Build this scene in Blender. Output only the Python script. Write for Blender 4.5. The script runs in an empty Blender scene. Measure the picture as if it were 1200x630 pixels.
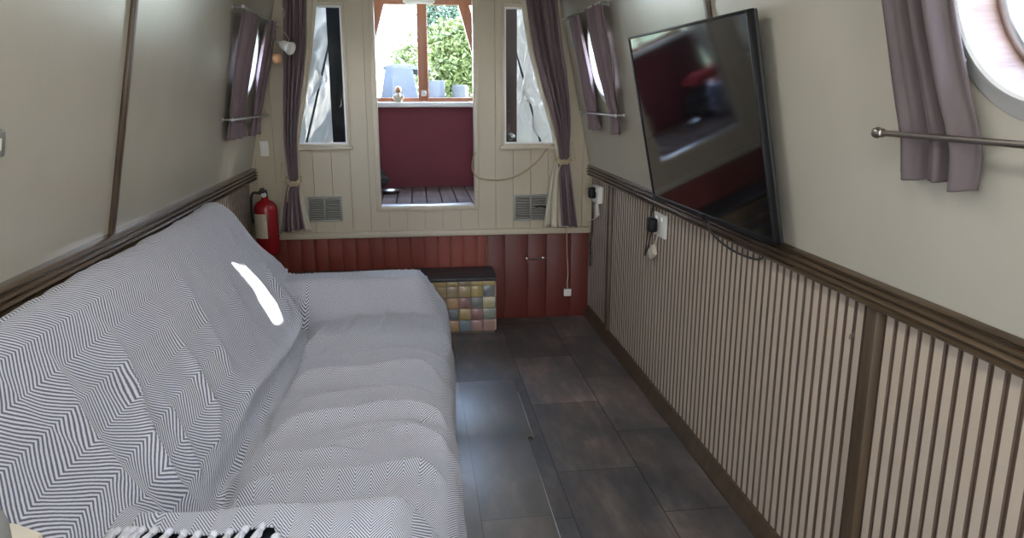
import bpy, bmesh, math, random
import numpy as np
from mathutils import Vector, Matrix, noise
random.seed(7)
C = bpy.context.scene.collection
PI = math.pi

# ------------------------------------------------------------------ helpers
def V(*a): return Vector(a)

def add_box(bm, c, s, bevel=0.0, M=None, mi=0, seg=2):
    """box of size s centred at c (in the frame of M), optional bevel"""
    t = bmesh.new()
    bmesh.ops.create_cube(t, size=1.0)
    for v in t.verts: v.co = Vector((v.co.x*s[0], v.co.y*s[1], v.co.z*s[2]))
    if bevel > 0:
        bmesh.ops.bevel(t, geom=list(t.edges), offset=bevel, segments=seg, profile=0.5, affect='EDGES')
    for v in t.verts: v.co = v.co + Vector(c)
    merge(bm, t, M, mi)

def merge(bm, t, M=None, mi=0):
    mp = {}
    for v in t.verts:
        mp[v] = bm.verts.new(M @ v.co if M is not None else v.co)
    for f in t.faces:
        try:
            nf = bm.faces.new([mp[v] for v in f.verts]); nf.material_index = mi
        except ValueError: pass
    t.free()

def span(bm, x0, x1, y0, y1, z0, z1, bevel=0.0, mi=0, M=None, seg=2):
    add_box(bm, ((x0+x1)/2, (y0+y1)/2, (z0+z1)/2), (abs(x1-x0), abs(y1-y0), abs(z1-z0)), bevel, M, mi, seg)

def smooth_path(pts, n):
    """Catmull-Rom through pts, n points per span"""
    P = [Vector(p) for p in pts]; out = []
    for i in range(len(P)-1):
        p0 = P[max(i-1, 0)]; p1 = P[i]; p2 = P[i+1]; p3 = P[min(i+2, len(P)-1)]
        for k in range(n):
            t = k/n
            out.append(0.5*((2*p1)+(p2-p0)*t+(2*p0-5*p1+4*p2-p3)*t*t+(3*p1-p0-3*p2+p3)*t**3))
    out.append(P[-1]); return out

def add_tube(bm, pts, r, n=10, mi=0, cap=True):
    P = [Vector(p) for p in pts]
    R = r if isinstance(r, (list, tuple)) else [r]*len(P)
    rings = []; up = None
    for i, p in enumerate(P):
        d = (P[min(i+1, len(P)-1)]-P[max(i-1, 0)])
        d = d.normalized() if d.length > 1e-9 else Vector((0, 0, 1))
        if up is None:
            a = Vector((0, 0, 1)) if abs(d.z) < .9 else Vector((1, 0, 0))
            up = (a-d*a.dot(d)).normalized()
        else:
            up = (up-d*up.dot(d)).normalized()
        sd = d.cross(up)
        rings.append([bm.verts.new(p+(up*math.cos(2*PI*k/n)+sd*math.sin(2*PI*k/n))*R[i]) for k in range(n)])
    for a, b in zip(rings, rings[1:]):
        for k in range(n):
            f = bm.faces.new((a[k], a[(k+1) % n], b[(k+1) % n], b[k])); f.material_index = mi
    if cap:
        for rg in (rings[0][::-1], rings[-1]):
            f = bm.faces.new(rg); f.material_index = mi

def add_lathe(bm, prof, M=None, n=32, mi=0, closed=False):
    """prof: (radius, height) pairs spun round the local z axis of M"""
    M = M or Matrix.Identity(4); rings = []
    for r, z in prof:
        if r < 1e-6: rings.append([bm.verts.new(M @ Vector((0, 0, z)))])
        else: rings.append([bm.verts.new(M @ Vector((r*math.cos(2*PI*k/n), r*math.sin(2*PI*k/n), z))) for k in range(n)])
    pairs = list(zip(rings, rings[1:]))
    if closed: pairs.append((rings[-1], rings[0]))
    for a, b in pairs:
        for k in range(n):
            k2 = (k+1) % n
            if len(a) == 1 and len(b) == 1: continue
            if len(a) == 1: vs = (a[0], b[k2], b[k])
            elif len(b) == 1: vs = (a[k], a[k2], b[0])
            else: vs = (a[k], a[k2], b[k2], b[k])
            f = bm.faces.new(vs); f.material_index = mi

def add_prism(bm, poly, M, depth, mi=0, bevel=0):
    """2-D polygon (x, y) extruded depth along local z"""
    t = bmesh.new()
    a = [t.verts.new((x, y, 0)) for x, y in poly]; b = [t.verts.new((x, y, depth)) for x, y in poly]
    n = len(poly)
    t.faces.new(a[::-1]); t.faces.new(b)
    for k in range(n): t.faces.new((a[k], a[(k+1) % n], b[(k+1) % n], b[k]))
    if bevel: bmesh.ops.bevel(t, geom=list(t.edges), offset=bevel, segments=2, profile=.5, affect='EDGES')
    merge(bm, t, M, mi)

def finish(name, me, mats, parent=None, angle=40):
    flat = angle == 0
    for m in (mats if isinstance(mats, (list, tuple)) else [mats]): me.materials.append(m)
    me.polygons.foreach_set('use_smooth', [not flat]*len(me.polygons))
    me.set_sharp_from_angle(angle=math.radians(angle))
    o = bpy.data.objects.new(name, me); C.objects.link(o)
    if parent is not None:
        o.parent = parent
        o.matrix_parent_inverse = Matrix.Translation(-ORG.get(parent.name, Vector((0, 0, 0))))
    return o

ORG = {}
def obj(name, bm, mats, parent=None, angle=40):
    bmesh.ops.recalc_face_normals(bm, faces=list(bm.faces))
    me = bpy.data.meshes.new(name); bm.to_mesh(me); bm.free()
    return finish(name, me, mats, parent, angle)

def tag(o, label, cat, group=None, kind=None):
    o['label'] = label; o['category'] = cat
    if group: o['group'] = group
    if kind: o['kind'] = kind
    return o

def thing(name, label, cat, loc=(0, 0, 0), group=None):
    o = bpy.data.objects.new(name, None); C.objects.link(o)
    o.empty_display_size = .05
    o.location = loc; ORG[o.name] = Vector(loc)
    return tag(o, label, cat, group)

def struct(name, bm, mats, parent=None, label=None, angle=40):
    o = obj(name, bm, mats, parent, angle)
    if parent is None: o['kind'] = 'structure'
    if label: o['label'] = label
    return o

def struct_empty(name, label=None):
    o = bpy.data.objects.new(name, None); C.objects.link(o); o['kind'] = 'structure'
    if label: o['label'] = label
    return o

def grid_mesh(name, P, mats, parent=None, uv=None, angle=80, closed_u=False):
    """P: (nu, nv, 3) array"""
    nu, nv = P.shape[:2]
    verts = P.reshape(-1, 3)
    i = np.arange((nu-1)*(nv-1)); a = (i//(nv-1))*nv + i % (nv-1)
    faces = np.stack([a, a+nv, a+nv+1, a+1], 1)
    me = bpy.data.meshes.new(name)
    me.from_pydata(verts.tolist(), [], faces.tolist())
    if uv is not None:
        l = me.uv_layers.new(name='UVMap')
        idx = np.empty(len(me.loops), dtype=np.int32); me.loops.foreach_get('vertex_index', idx)
        l.data.foreach_set('uv', uv.reshape(-1, 2)[idx].astype(np.float32).ravel())
    return finish(name, me, mats, parent, angle)

# ------------------------------------------------------------------ materials
class NT:
    def __init__(s, name):
        s.m = bpy.data.materials.new(name); s.m.use_nodes = True
        s.n = s.m.node_tree.nodes; s.l = s.m.node_tree.links
        s.b = s.n['Principled BSDF']; s.out = s.n['Material Output']
    def add(s, t, **k):
        n = s.n.new(t)
        for a, b in k.items(): setattr(n, a, b)
        return n
    def link(s, a, b): s.l.new(a, b)
    def math(s, op, a, b=None):
        n = s.add('ShaderNodeMath', operation=op)
        for i, x in enumerate((a, b)):
            if x is None: continue
            if isinstance(x, (int, float)): n.inputs[i].default_value = x
            else: s.link(x, n.inputs[i])
        return n.outputs[0]
    def ramp(s, fac, stops, interp='LINEAR'):
        n = s.add('ShaderNodeValToRGB'); n.color_ramp.interpolation = interp
        e = n.color_ramp.elements
        while len(e) < len(stops): e.new(.5)
        for el, (p, c) in zip(e, stops): el.position = p; el.color = (*c, 1)
        s.link(fac, n.inputs[0]); return n.outputs[0]
    def coords(s, scale=(1, 1, 1), which='Object', rot=(0, 0, 0)):
        tc = s.add('ShaderNodeTexCoord'); mp = s.add('ShaderNodeMapping')
        mp.inputs['Scale'].default_value = scale; mp.inputs['Rotation'].default_value = rot
        s.link(tc.outputs[which], mp.inputs[0]); return mp.outputs[0]
    def noise(s, vec, scale, detail=4, rough=.55):
        n = s.add('ShaderNodeTexNoise'); n.inputs['Scale'].default_value = scale
        n.inputs['Detail'].default_value = detail; n.inputs['Roughness'].default_value = rough
        s.link(vec, n.inputs['Vector']); return n.outputs[0]
    def bump(s, h, strength, dist):
        n = s.add('ShaderNodeBump'); n.inputs['Strength'].default_value = strength
        n.inputs['Distance'].default_value = dist
        s.link(h, n.inputs['Height']); s.link(n.outputs[0], s.b.inputs['Normal'])

def mat(name, col, rough=.5, metal=0.0, var=.12, scale=(6, 6, 6), nscale=1.0, bump=0.0, bdist=.002, spec=None, col2=None, coat=0):
    t = NT(name); b = t.b
    b.inputs['Roughness'].default_value = rough; b.inputs['Metallic'].default_value = metal
    if spec is not None: b.inputs['Specular IOR Level'].default_value = spec
    if coat: b.inputs['Coat Weight'].default_value = coat; b.inputs['Coat Roughness'].default_value = .1
    v = t.coords(scale); f = t.noise(v, nscale)
    lo = tuple(c*(1-var) for c in col) if col2 is None else col2
    hi = tuple(min(1, c*(1+var)) for c in col) if col2 is None else col
    t.link(t.ramp(f, [(.3, lo), (.7, hi)]), b.inputs['Base Color'])
    if bump: t.bump(f, bump, bdist)
    return t.m

CREAM = (.60, .555, .445)
M = {}
def brushed_cream(name, col, rough):
    t = NT(name); b = t.b
    v = t.coords((34, 34, 1.6)); f = t.noise(v, 1.4, 5)
    v2 = t.coords((1.2, 1.2, 1.2)); g = t.noise(v2, 1.6, 3)
    t.link(t.ramp(g, [(.3, tuple(c*.92 for c in col)), (.7, col)]), b.inputs['Base Color'])
    b.inputs['Roughness'].default_value = rough
    t.bump(f, .35, .0014)
    return t.m
M['wall'] = brushed_cream('gloss_cream_paint', (.485, .452, .372), .25)
M['plank'] = mat('cream_boards', (.48, .41, .295), .42, var=.05, scale=(3, 3, 1))
M['gapdark'] = mat('cream_gap', (.30, .26, .19), .7)
M['creamtrim'] = mat('cream_trim', (.55, .475, .355), .4, var=.05)
M['ceil'] = mat('white_ceiling', (.78, .77, .73), .45, var=.03)
def wood(name, c1, c2, rough, axis=1, sc=28, bump=.15):
    t = NT(name); b = t.b
    s = [sc]*3; s[axis] = sc*.06
    f = t.noise(t.coords(tuple(s)), 1.0, 6, .6)
    t.link(t.ramp(f, [(.3, c1), (.7, c2)]), b.inputs['Base Color'])
    b.inputs['Roughness'].default_value = rough
    t.bump(f, bump, .001); return t.m
M['rail'] = wood('dark_varnished_rail', (.055, .035, .020), (.13, .088, .054), .2, bump=.03)
M['batten'] = wood('dark_batten', (.05, .032, .018), (.095, .062, .035), .42, axis=2)
M['ribcream'] = mat('rib_cream', (.47, .385, .30), .6, var=.05, scale=(2, 2, 2))
M['ribdark'] = mat('rib_brown', (.11, .075, .052), .55, var=.15)
M['redwood'] = wood('red_stained_boards', (.21, .028, .014), (.25, .035, .017), .55, axis=2)
M['darkred'] = wood('dark_red_boards', (.13, .02, .012), (.12, .021, .013), .5, axis=2)
M['orange'] = wood('orange_brown_frame', (.30, .11, .05), (.42, .17, .08), .4, axis=2)
M['maroon'] = mat('maroon_panel', (.15, .018, .034), .65, var=.12, scale=(1, 1, 1), nscale=2)
M['white'] = mat('white_paint', (.82, .82, .80), .4, var=.03)
M['whiteplastic'] = mat('white_plastic', (.78, .76, .70), .35, var=.03)
M['black'] = mat('black_plastic', (.008, .008, .009), .45, var=.1, spec=.25)
M['blackmat'] = mat('black_rubber', (.02, .02, .02), .6, var=.1)
M['satin'] = mat('satin_aluminium', (.72, .72, .70), .5, metal=.55, var=.05)
M['chrome'] = mat('brushed_aluminium', (.62, .63, .64), .28, metal=1, var=.04)
M['nickel'] = mat('pewter_rod', (.30, .27, .235), .32, metal=1, var=.1)
M['slate'] = mat('dark_slate', (.035, .036, .037), .5, var=.4, scale=(20, 20, 20), bump=.4, bdist=.003)
M['grout'] = mat('grout', (.16, .13, .10), .8)
M['curtain'] = mat('mauve_curtain', (.190, .138, .148), .85, var=.10, scale=(40, 40, 3))
M['curtaingrey'] = mat('grey_mauve_curtain', (.115, .090, .092), .85, var=.10, scale=(40, 40, 3))
M['lining'] = mat('cream_lining', (.62, .56, .44), .85, var=.06)
M['rope'] = mat('cream_rope', (.52, .43, .28), .85, var=.2, scale=(80, 80, 80))
M['red'] = mat('extinguisher_red', (.30, .010, .014), .25, var=.05)
M['labelpaper'] = mat('cream_label', (.62, .55, .42), .6, var=.10, scale=(30, 30, 60))
M['vent'] = mat('grey_vent', (.27, .262, .235), .4, metal=.3, var=.06)
M['navy'] = mat('navy_upholstery', (.028, .036, .058), .85, var=.25, scale=(60, 60, 60), bump=.2)
M['greycloth'] = mat('grey_fabric', (.20, .195, .18), .8, var=.05)
M['peach'] = mat('peach_wax', (.55, .30, .15), .5, var=.15)
M['deckplank'] = wood('grey_brown_deck', (.08, .05, .043), (.16, .10, .085), .8, axis=1)
M['tarp'] = mat('pale_blue_tarp', (.016, .024, .040), .5, var=.3, scale=(1.5, 1.5, 1.5))
M['hull'] = mat('dark_blue_hull', (.015, .022, .035), .4)
M['grass'] = mat('far_grass', (.07, .10, .03), .9, var=.4, scale=(.3, .3, .3))
M['leaf'] = mat('willow_leaf', (.145, .175, .055), .7, var=.5, scale=(2, 2, 2))
M['leafb'] = mat('blue_green_leaf', (.06, .10, .055), .7, var=.5, scale=(2, 2, 2))
M['bark'] = mat('bark', (.10, .075, .05), .9, var=.3)
M['bagred'] = mat('red_cloth', (.5, .03, .03), .7)
M['baggreen'] = mat('green_cloth', (.03, .42, .06), .6)
M['bagblue'] = mat('blue_white_cloth', (.08, .12, .4), .7, col2=(.7, .7, .75), scale=(14, 14, 14))
M['lining_wood'] = wood('pinkish_limed_wood', (.22, .13, .10), (.34, .23, .19), .5, axis=0, sc=60)
M['concrete'] = mat('weathered_concrete', (.05, .05, .045), .8)

def glass_mat(name, tint=(1, 1, 1), refl=.06):
    t = NT(name)
    tr = t.add('ShaderNodeBsdfTransparent'); tr.inputs[0].default_value = (*tint, 1)
    gl = t.add('ShaderNodeBsdfGlossy'); gl.inputs['Roughness'].default_value = .02
    fr = t.add('ShaderNodeLayerWeight'); fr.inputs[0].default_value = .25
    mx = t.add('ShaderNodeMixShader')
    k = t.math('ADD', t.math('MULTIPLY', fr.outputs['Fresnel'], .10), refl*.03)
    t.link(k, mx.inputs[0]); t.link(tr.outputs[0], mx.inputs[1]); t.link(gl.outputs[0], mx.inputs[2])
    t.link(mx.outputs[0], t.out.inputs[0]); return t.m
M['glass'] = glass_mat('clear_glass', (.96, .98, 1.0))

def sheet_mat(name):
    """cloudy, crumpled clear PVC"""
    t = NT(name)
    tr = t.add('ShaderNodeBsdfTransparent'); tr.inputs[0].default_value = (.9, .92, .92, 1)
    b = t.b; b.inputs['Roughness'].default_value = .18
    b.inputs['Base Color'].default_value = (.36, .345, .31, 1)
    tl = t.add('ShaderNodeBsdfTranslucent'); tl.inputs[0].default_value = (.05, .048, .043, 1)
    f = t.noise(t.coords((5, 5, 3)), 1.2, 5)
    t.bump(f, .5, .02)
    m1 = t.add('ShaderNodeMixShader'); m1.inputs[0].default_value = .45
    t.link(b.outputs[0], m1.inputs[1]); t.link(tl.outputs[0], m1.inputs[2])
    m2 = t.add('ShaderNodeMixShader')
    t.link(t.ramp(f, [(.35, (.0,)*3), (.8, (.06,)*3)]), m2.inputs[0])
    t.link(m1.outputs[0], m2.inputs[1]); t.link(tr.outputs[0], m2.inputs[2])
    t.link(m2.outputs[0], t.out.inputs[0]); return t.m
M['pvc'] = sheet_mat('cloudy_plastic_sheet')

def screen_mat():
    t = NT('tv_screen_glass'); b = t.b
    b.inputs['Base Color'].default_value = (.006, .006, .007, 1)
    b.inputs['Roughness'].default_value = .06
    b.inputs['IOR'].default_value = 1.75
    f = t.noise(t.coords((3, 3, 3)), 1, 2)
    t.link(t.ramp(f, [(.3, (.055,)*3), (.7, (.075,)*3)]), b.inputs['Roughness'])
    return t.m
M['screen'] = screen_mat()

def herringbone():
    t = NT('herringbone_throw'); b = t.b
    uv = t.add('ShaderNodeUVMap'); uv.uv_map = 'UVMap'
    sp = t.add('ShaderNodeSeparateXYZ'); t.link(uv.outputs[0], sp.inputs[0])
    band = .074                                     # width of one herringbone band
    tri = t.math('PINGPONG', sp.outputs[0], band)
    s = t.math('DIVIDE', t.math('ADD', sp.outputs[1], t.math('MULTIPLY', tri, 1.1)), .0128)
    wob = t.noise(t.coords((90, 90, 90)), 1, 2)
    s = t.math('ADD', s, t.math('MULTIPLY', wob, .18))
    w = t.math('SINE', t.math('MULTIPLY', s, 2*PI))
    w01 = t.math('ADD', t.math('MULTIPLY', w, .5), .5)
    yarn = t.noise(t.coords((700, 700, 700)), 1, 2)
    c = t.ramp(w01, [(.22, (.125, .130, .180)), (.72, (.70, .705, .75))])
    mx = t.add('ShaderNodeMix'); mx.data_type = 'RGBA'; mx.blend_type = 'MULTIPLY'
    mx.inputs['Factor'].default_value = .35
    t.link(c, mx.inputs['A']); t.link(t.ramp(yarn, [(.3, (.6,)*3), (.7, (1.15,)*3)]), mx.inputs['B'])
    t.link(mx.outputs['Result'], b.inputs['Base Color'])
    b.inputs['Roughness'].default_value = .9
    b.inputs['Sheen Weight'].default_value = .15
    h = t.math('ADD', t.math('MULTIPLY', w01, .6), t.math('MULTIPLY', yarn, .5))
    t.bump(h, .35, .0015)
    return t.m
M['throw'] = herringbone()
M['fringe'] = mat('pale_fringe_yarn', (.62, .62, .66), .9, var=.12, scale=(300, 300, 300))

def floor_mat(name, gloss, spec=.5, ior=1.5):
    t = NT(name); b = t.b; b.inputs['Specular IOR Level'].default_value = spec; b.inputs['IOR'].default_value = ior
    v = t.coords((1, 1, 1), rot=(0, 0, PI/2))
    br = t.add('ShaderNodeTexBrick'); br.offset = .5
    br.inputs['Scale'].default_value = 1.0
    br.inputs['Brick Width'].default_value = .61; br.inputs['Row Height'].default_value = .305
    br.inputs['Mortar Size'].default_value = .0022; br.inputs['Mortar Smooth'].default_value = .3
    br.inputs['Color1'].default_value = (.10, .096, .092, 1)
    br.inputs['Color2'].default_value = (.19, .17, .155, 1)
    br.inputs['Mortar'].default_value = (.02, .02, .02, 1)
    mp = t.add('ShaderNodeMapping'); mp.inputs['Location'].default_value = (.0, .435, 0)
    t.link(v, mp.inputs[0]); t.link(mp.outputs[0], br.inputs['Vector'])
    f = t.noise(t.coords((7, 2.4, 4)), 1.3, 8, .68)
    g = t.noise(t.coords((2.6, 1.6, 2)), 1.5, 3)
    c = t.ramp(f, [(.30, (.35, .36, .40)), (.52, (.85, .83, .82)), (.72, (1.6, 1.5, 1.4))])
    mx = t.add('ShaderNodeMix'); mx.data_type = 'RGBA'; mx.blend_type = 'MULTIPLY'
    mx.inputs['Factor'].default_value = 1
    t.link(br.outputs['Color'], mx.inputs['A']); t.link(c, mx.inputs['B'])
    m2 = t.add('ShaderNodeMix'); m2.data_type = 'RGBA'; m2.blend_type = 'MULTIPLY'
    m2.inputs['Factor'].default_value = 1
    t.link(mx.outputs['Result'], m2.inputs['A'])
    t.link(t.ramp(g, [(.35, (.75, .78, .85)), (.65, (1.2, 1.05, .98))]), m2.inputs['B'])
    t.link(m2.outputs['Result'], b.inputs['Base Color'])
    lo, hi = gloss
    t.link(t.ramp(f, [(.3, (lo,)*3), (.7, (hi,)*3)]), b.inputs['Roughness'])
    h = t.math('ADD', t.math('MULTIPLY', f, .35), t.math('MULTIPLY', br.outputs['Fac'], -1.0))
    t.bump(h, .25, .0015)
    return t.m
M['floor'] = floor_mat('slate_vinyl_tiles', (.42, .60))
M['hatch'] = floor_mat('worn_slate_vinyl', (.40, .50), 1.0, 1.85)

# ------------------------------------------------------------------ the room
SL = .21                                            # inward lean of the upper sides
D = 4.357                                           # front bulkhead
BACK = -2.3
CEIL = 1.95
def WR(y, z, off=0.0): return Vector((1.03-SL*(z-.92)-off, y, z))
def WL(y, z, off=0.0): return Vector((-.925+SL*(z-.92)+off, y, z))
TH = math.atan(SL)
def frame_R(y, z, off=0.0):
    """local x = towards the bow (+y), local y = up the wall, local z = out of the wall into the room"""
    ex = Vector((0, -1, 0)); ey = Vector((-math.sin(TH), 0, math.cos(TH))); ez = ex.cross(ey)
    return Matrix.Translation(WR(y, z, off)) @ Matrix((ex, ey, ez)).transposed().to_4x4()
def frame_L(y, z, off=0.0):
    ex = Vector((0, 1, 0)); ey = Vector((math.sin(TH), 0, math.cos(TH))); ez = ex.cross(ey)
    return Matrix.Translation(WL(y, z, off)) @ Matrix((ex, ey, ez)).transposed().to_4x4()

PR = .195                                           # porthole opening radius
def slanted_wall(W, y0, y1, ports, hatch=None):
    """upper side lining with round holes (and one square hatch), 18 mm thick"""
    bm = bmesh.new(); z0, z1 = .90, CEIL+.02
    zc = 1.515; hs = .30; sgn = 1 if W is WR else -1
    def quad(ya, yb, za, zb):
        for off in (0, -.018):
            bm.faces.new([bm.verts.new(W(y, z, off)) for y, z in ((ya, za), (yb, za), (yb, zb), (ya, zb))])
    cuts = sorted([(p-hs, p+hs, p) for p in ports] + ([(hatch[0], hatch[1], None)] if hatch else []))
    y = y0
    for a, b, p in cuts:
        if a > y: quad(y, a, z0, z1)
        if p is None:
            quad(a, b, z0, hatch[2]); quad(a, b, hatch[3], z1)
        else:
            quad(a, b, z0, zc-hs); quad(a, b, zc+hs, z1)
            n = 64; circ = []; sq = []
            for k in range(n):
                th = 2*PI*k/n; c, s = math.cos(th), math.sin(th); m = hs/max(abs(c), abs(s))
                circ.append((p+PR*c, zc+PR*s*math.cos(TH))); sq.append((p+m*c, zc+m*s))
            for off in (0, -.018):
                ci = [bm.verts.new(W(yy, zz, off)) for yy, zz in circ]; so = [bm.verts.new(W(yy, zz, off)) for yy, zz in sq]
                for k in range(n): bm.faces.new((ci[k], ci[(k+1) % n], so[(k+1) % n], so[k]))
        y = b
    quad(y, y1, z0, z1)
    bmesh.ops.remove_doubles(bm, verts=list(bm.verts), dist=1e-5)
    return bm
PORT_R = [-.75, 1.018, 3.655]; PORT_L = [-1.6, .75, 3.88]
wall_right = struct('wall_right', slanted_wall(WR, BACK, D+.01, PORT_R), M['wall'], angle=0, label='cream gloss painted right side lining leaning inwards')
wall_left = struct('wall_left', slanted_wall(WL, BACK, D+.01, PORT_L, hatch=(-.75, -.30, 1.2, 1.75)), M['wall'], angle=0, label='cream gloss painted left side lining leaning inwards')

# ribbed lower panels
XR, XL = 1.045, -.94
def ribbed(x, y0, y1, z0, z1, sgn):
    bm = bmesh.new(); p = .0402; g = .0150
    n = max(1, round((y1-y0)/p)); p = (y1-y0)/n
    prof = [(y0, 0)]; mi = []
    for k in range(n):
        a = y0+k*p
        pts = [(a+p-g, 0), (a+p-g+.0012, .006), (a+p-g*.5-.001, .0045), (a+p-g*.5+.001, .0045), (a+p-.0012, .006), (a+p, 0)]
        for q in pts: prof.append(q)
        mi += [0, 1, 1, 1, 1, 1]
    lo = [bm.verts.new((x+sgn*d, y, z0)) for y, d in prof]; hi = [bm.verts.new((x+sgn*d, y, z1)) for y, d in prof]
    for k in range(len(prof)-1):
        f = bm.faces.new((lo[k], lo[k+1], hi[k+1], hi[k])); f.material_index = mi[k]
    # backing
    b0 = [bm.verts.new((x+sgn*.02, y, z)) for y, z in ((y0, z0), (y1, z0), (y1, z1), (y0, z1))]; bm.faces.new(b0)
    return bm
BR = [BACK, 1.515, 3.885, D+.028]
for i in range(3):
    obj('ribbed_panel', ribbed(XR, BR[i]+(.016 if i else 0), BR[i+1]-(.016 if i < 2 else 0), .02, .90, 1), [M['ribcream'], M['ribdark']], wall_right, angle=25)
for a, b in ((BACK, 2.32), (2.35, D+.028)):
    obj('ribbed_panel', ribbed(XL, a, b, .02, .90, -1), [M['ribcream'], M['ribdark']], wall_left, angle=25)

ntrim = [0]
def trim(bm, m, label, angle=40):
    ntrim[0] += 1
    return struct('trim_%d' % ntrim[0], bm, m, label=label, angle=angle)
# dado rails: moulded section swept along the boat
def rail(x, sgn):
    """x: face of the wall; sgn: direction into the room"""
    sec = [(-.02, .874), (.012, .874), (.024, .879), (.028, .886), (.018, .891), (.018, .893), (.027, .896), (.031, .901), (.027, .906), (.018, .908), (.018, .910),
           (.027, .913), (.030, .918), (.026, .922), (.016, .924), (.016, .926), (.023, .929), (.025, .934), (.018, .940), (-.001, .943), (-.035, .943)]
    bm = bmesh.new()
    a = [bm.verts.new((x+sgn*d, BACK, z)) for d, z in sec]; b = [bm.verts.new((x+sgn*d, D+.012, z)) for d, z in sec]
    for k in range(len(sec)-1): bm.faces.new((a[k], a[k+1], b[k+1], b[k]))
    bm.faces.new(a); bm.faces.new(b[::-1]); return bm
trim(rail(1.036, -1), M['rail'], 'dark varnished moulded rail along the right side', 50)
trim(rail(-.916, 1), M['rail'], 'dark varnished moulded rail along the left side above the sofa', 50)
# battens
bm = bmesh.new(); add_box(bm, (0, .52, .006), (.028, 1.06, .014), .003, frame_L(2.335, .92))
trim(bm, M['batten'], 'dark upright batten on the upper left side')
bm = bmesh.new(); add_box(bm, (0, .52, .006), (.028, 1.06, .014), .003, frame_R(2.25, .92))
trim(bm, M['batten'], 'dark upright batten on the upper right side above the screen')
for y, l in ((1.515, 'dark upright batten between ribbed panels nearest on the right'), (3.885, 'dark upright batten between ribbed panels near the far end')):
    bm = bmesh.new(); span(bm, 1.026, 1.060, y-.020, y+.020, .03, .885, .003)
    trim(bm, M['batten'], l)
bm = bmesh.new(); span(bm, -.95, -.922, 2.315, 2.355, .03, .885, .003)
trim(bm, M['batten'], 'dark upright batten low on the left behind the sofa')
# skirting
def skirt(x, sgn):
    sec = [(0, 0), (.030, 0), (.032, .012), (.027, .022), (.024, .040), (.016, .055), (.012, .066), (0, .066)]
    bm = bmesh.new()
    a = [bm.verts.new((x+sgn*d, BACK, z)) for d, z in sec]; b = [bm.verts.new((x+sgn*d, D+.01, z)) for d, z in sec]
    for k in range(len(sec)): bm.faces.new((a[k], a[(k+1) % len(sec)], b[(k+1) % len(sec)], b[k]))
    bm.faces.new(a); bm.faces.new(b[::-1]); return bm
struct('baseboard_right', skirt(1.046, -1), M['batten'])
struct('baseboard_left', skirt(-.941, 1), M['batten'])

# floor: fixed tiles plus the loose boards on the left that lift for the bilge
bm = bmesh.new(); span(bm, -.98, 1.08, BACK-.05, D+.03, -.03, 0)
floor = struct('floor', bm, M['floor'], label='dark slate patterned vinyl tile floor')
bm = bmesh.new()
for ya, yb, xb in ((2.722, 3.297, .432), (1.99, 2.714, .408), (1.2, 1.982, .405)):
    # the loose boards ride a little high on their far right corners
    T_ = Matrix.Translation((xb-.62, ya, .0005)) @ Matrix.Rotation(math.radians(-.7), 4, 'Y') @ Matrix.Rotation(math.radians(1.6), 4, 'X')
    span(bm, 0, .62, 0, yb-ya, -.004, .0045, .0012, 0, T_)
obj('lift_out_board', bm, M['hatch'], floor)
bm = bmesh.new(); span(bm, .4085, .4120, 1.2, 2.70, .0003, .0125); span(bm, .4365, .440, 2.722, 3.2, .0003, .0035)
obj('edge_strip', bm, M['chrome'], floor)

bm = bmesh.new(); span(bm, -1.0, 1.1, BACK-.05, D+.02, CEIL, CEIL+.03)
struct('ceiling', bm, M['ceil'])

# rear wall with a stern doorway (behind the camera)
bm = bmesh.new()
span(bm, -1.0, -.35, BACK-.04, BACK, 0, CEIL); span(bm, .45, 1.1, BACK-.04, BACK, 0, CEIL); span(bm, -.35, .45, BACK-.04, BACK, 1.85, CEIL)
struct('wall_back', bm, M['plank'])

# front bulkhead: cream boards with a doorway and two side windows
OPEN = (-.207, .338, .712, 1.90); WIN_L = (-.662, -.382, 1.072, 1.82); WIN_R = (.517, .812, 1.066, 1.825)
HOLES = (OPEN, WIN_L, WIN_R)
def column_boxes(bm, xa, xb, ya, yb, z0, z1, bev, mi=0, grooves=()):
    cuts = sorted({xa, xb, *[h for H in HOLES for h in H[:2] if xa < h < xb]})
    for a, b in zip(cuts, cuts[1:]):
        mid = (a+b)/2; zz = z0
        for H in sorted([H for H in HOLES if H[0] < mid < H[1]], key=lambda h: h[2]):
            if H[2] > zz: span(bm, a, b, ya, yb, zz, H[2], 0, mi)
            zz = H[3]
        if z1 > zz: span(bm, a, b, ya, yb, zz, z1, 0, mi)
bm = bmesh.new()
pw = .1045; x = -1.0
while x < 1.08:
    column_boxes(bm, x+.0013, min(x+pw-.0013, 1.08), D, D+.012, .53, CEIL, 0); x += pw
column_boxes(bm, -1.0, 1.08, D+.0125, D+.03, .53, CEIL, 0, 1)
wall_front = struct('wall_front', bm, [M['plank'], M['gapdark']], label='cream boarded front bulkhead above a red boarded base')
bm = bmesh.new(); x = -1.0; pw = .0795; k = 0
while x < .405:
    span(bm, x+.001, min(x+pw-.001, .408), D+.016, D+.026, 0.0, .535, .002); x += pw
span(bm, -1.0, 1.08, D+.026, D+.03, 0, .535, 0, 1)
obj('red_boarding', bm, [M['redwood'], M['gapdark']], wall_front)['label'] = 'red stained boards under the cream bulkhead'
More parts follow.
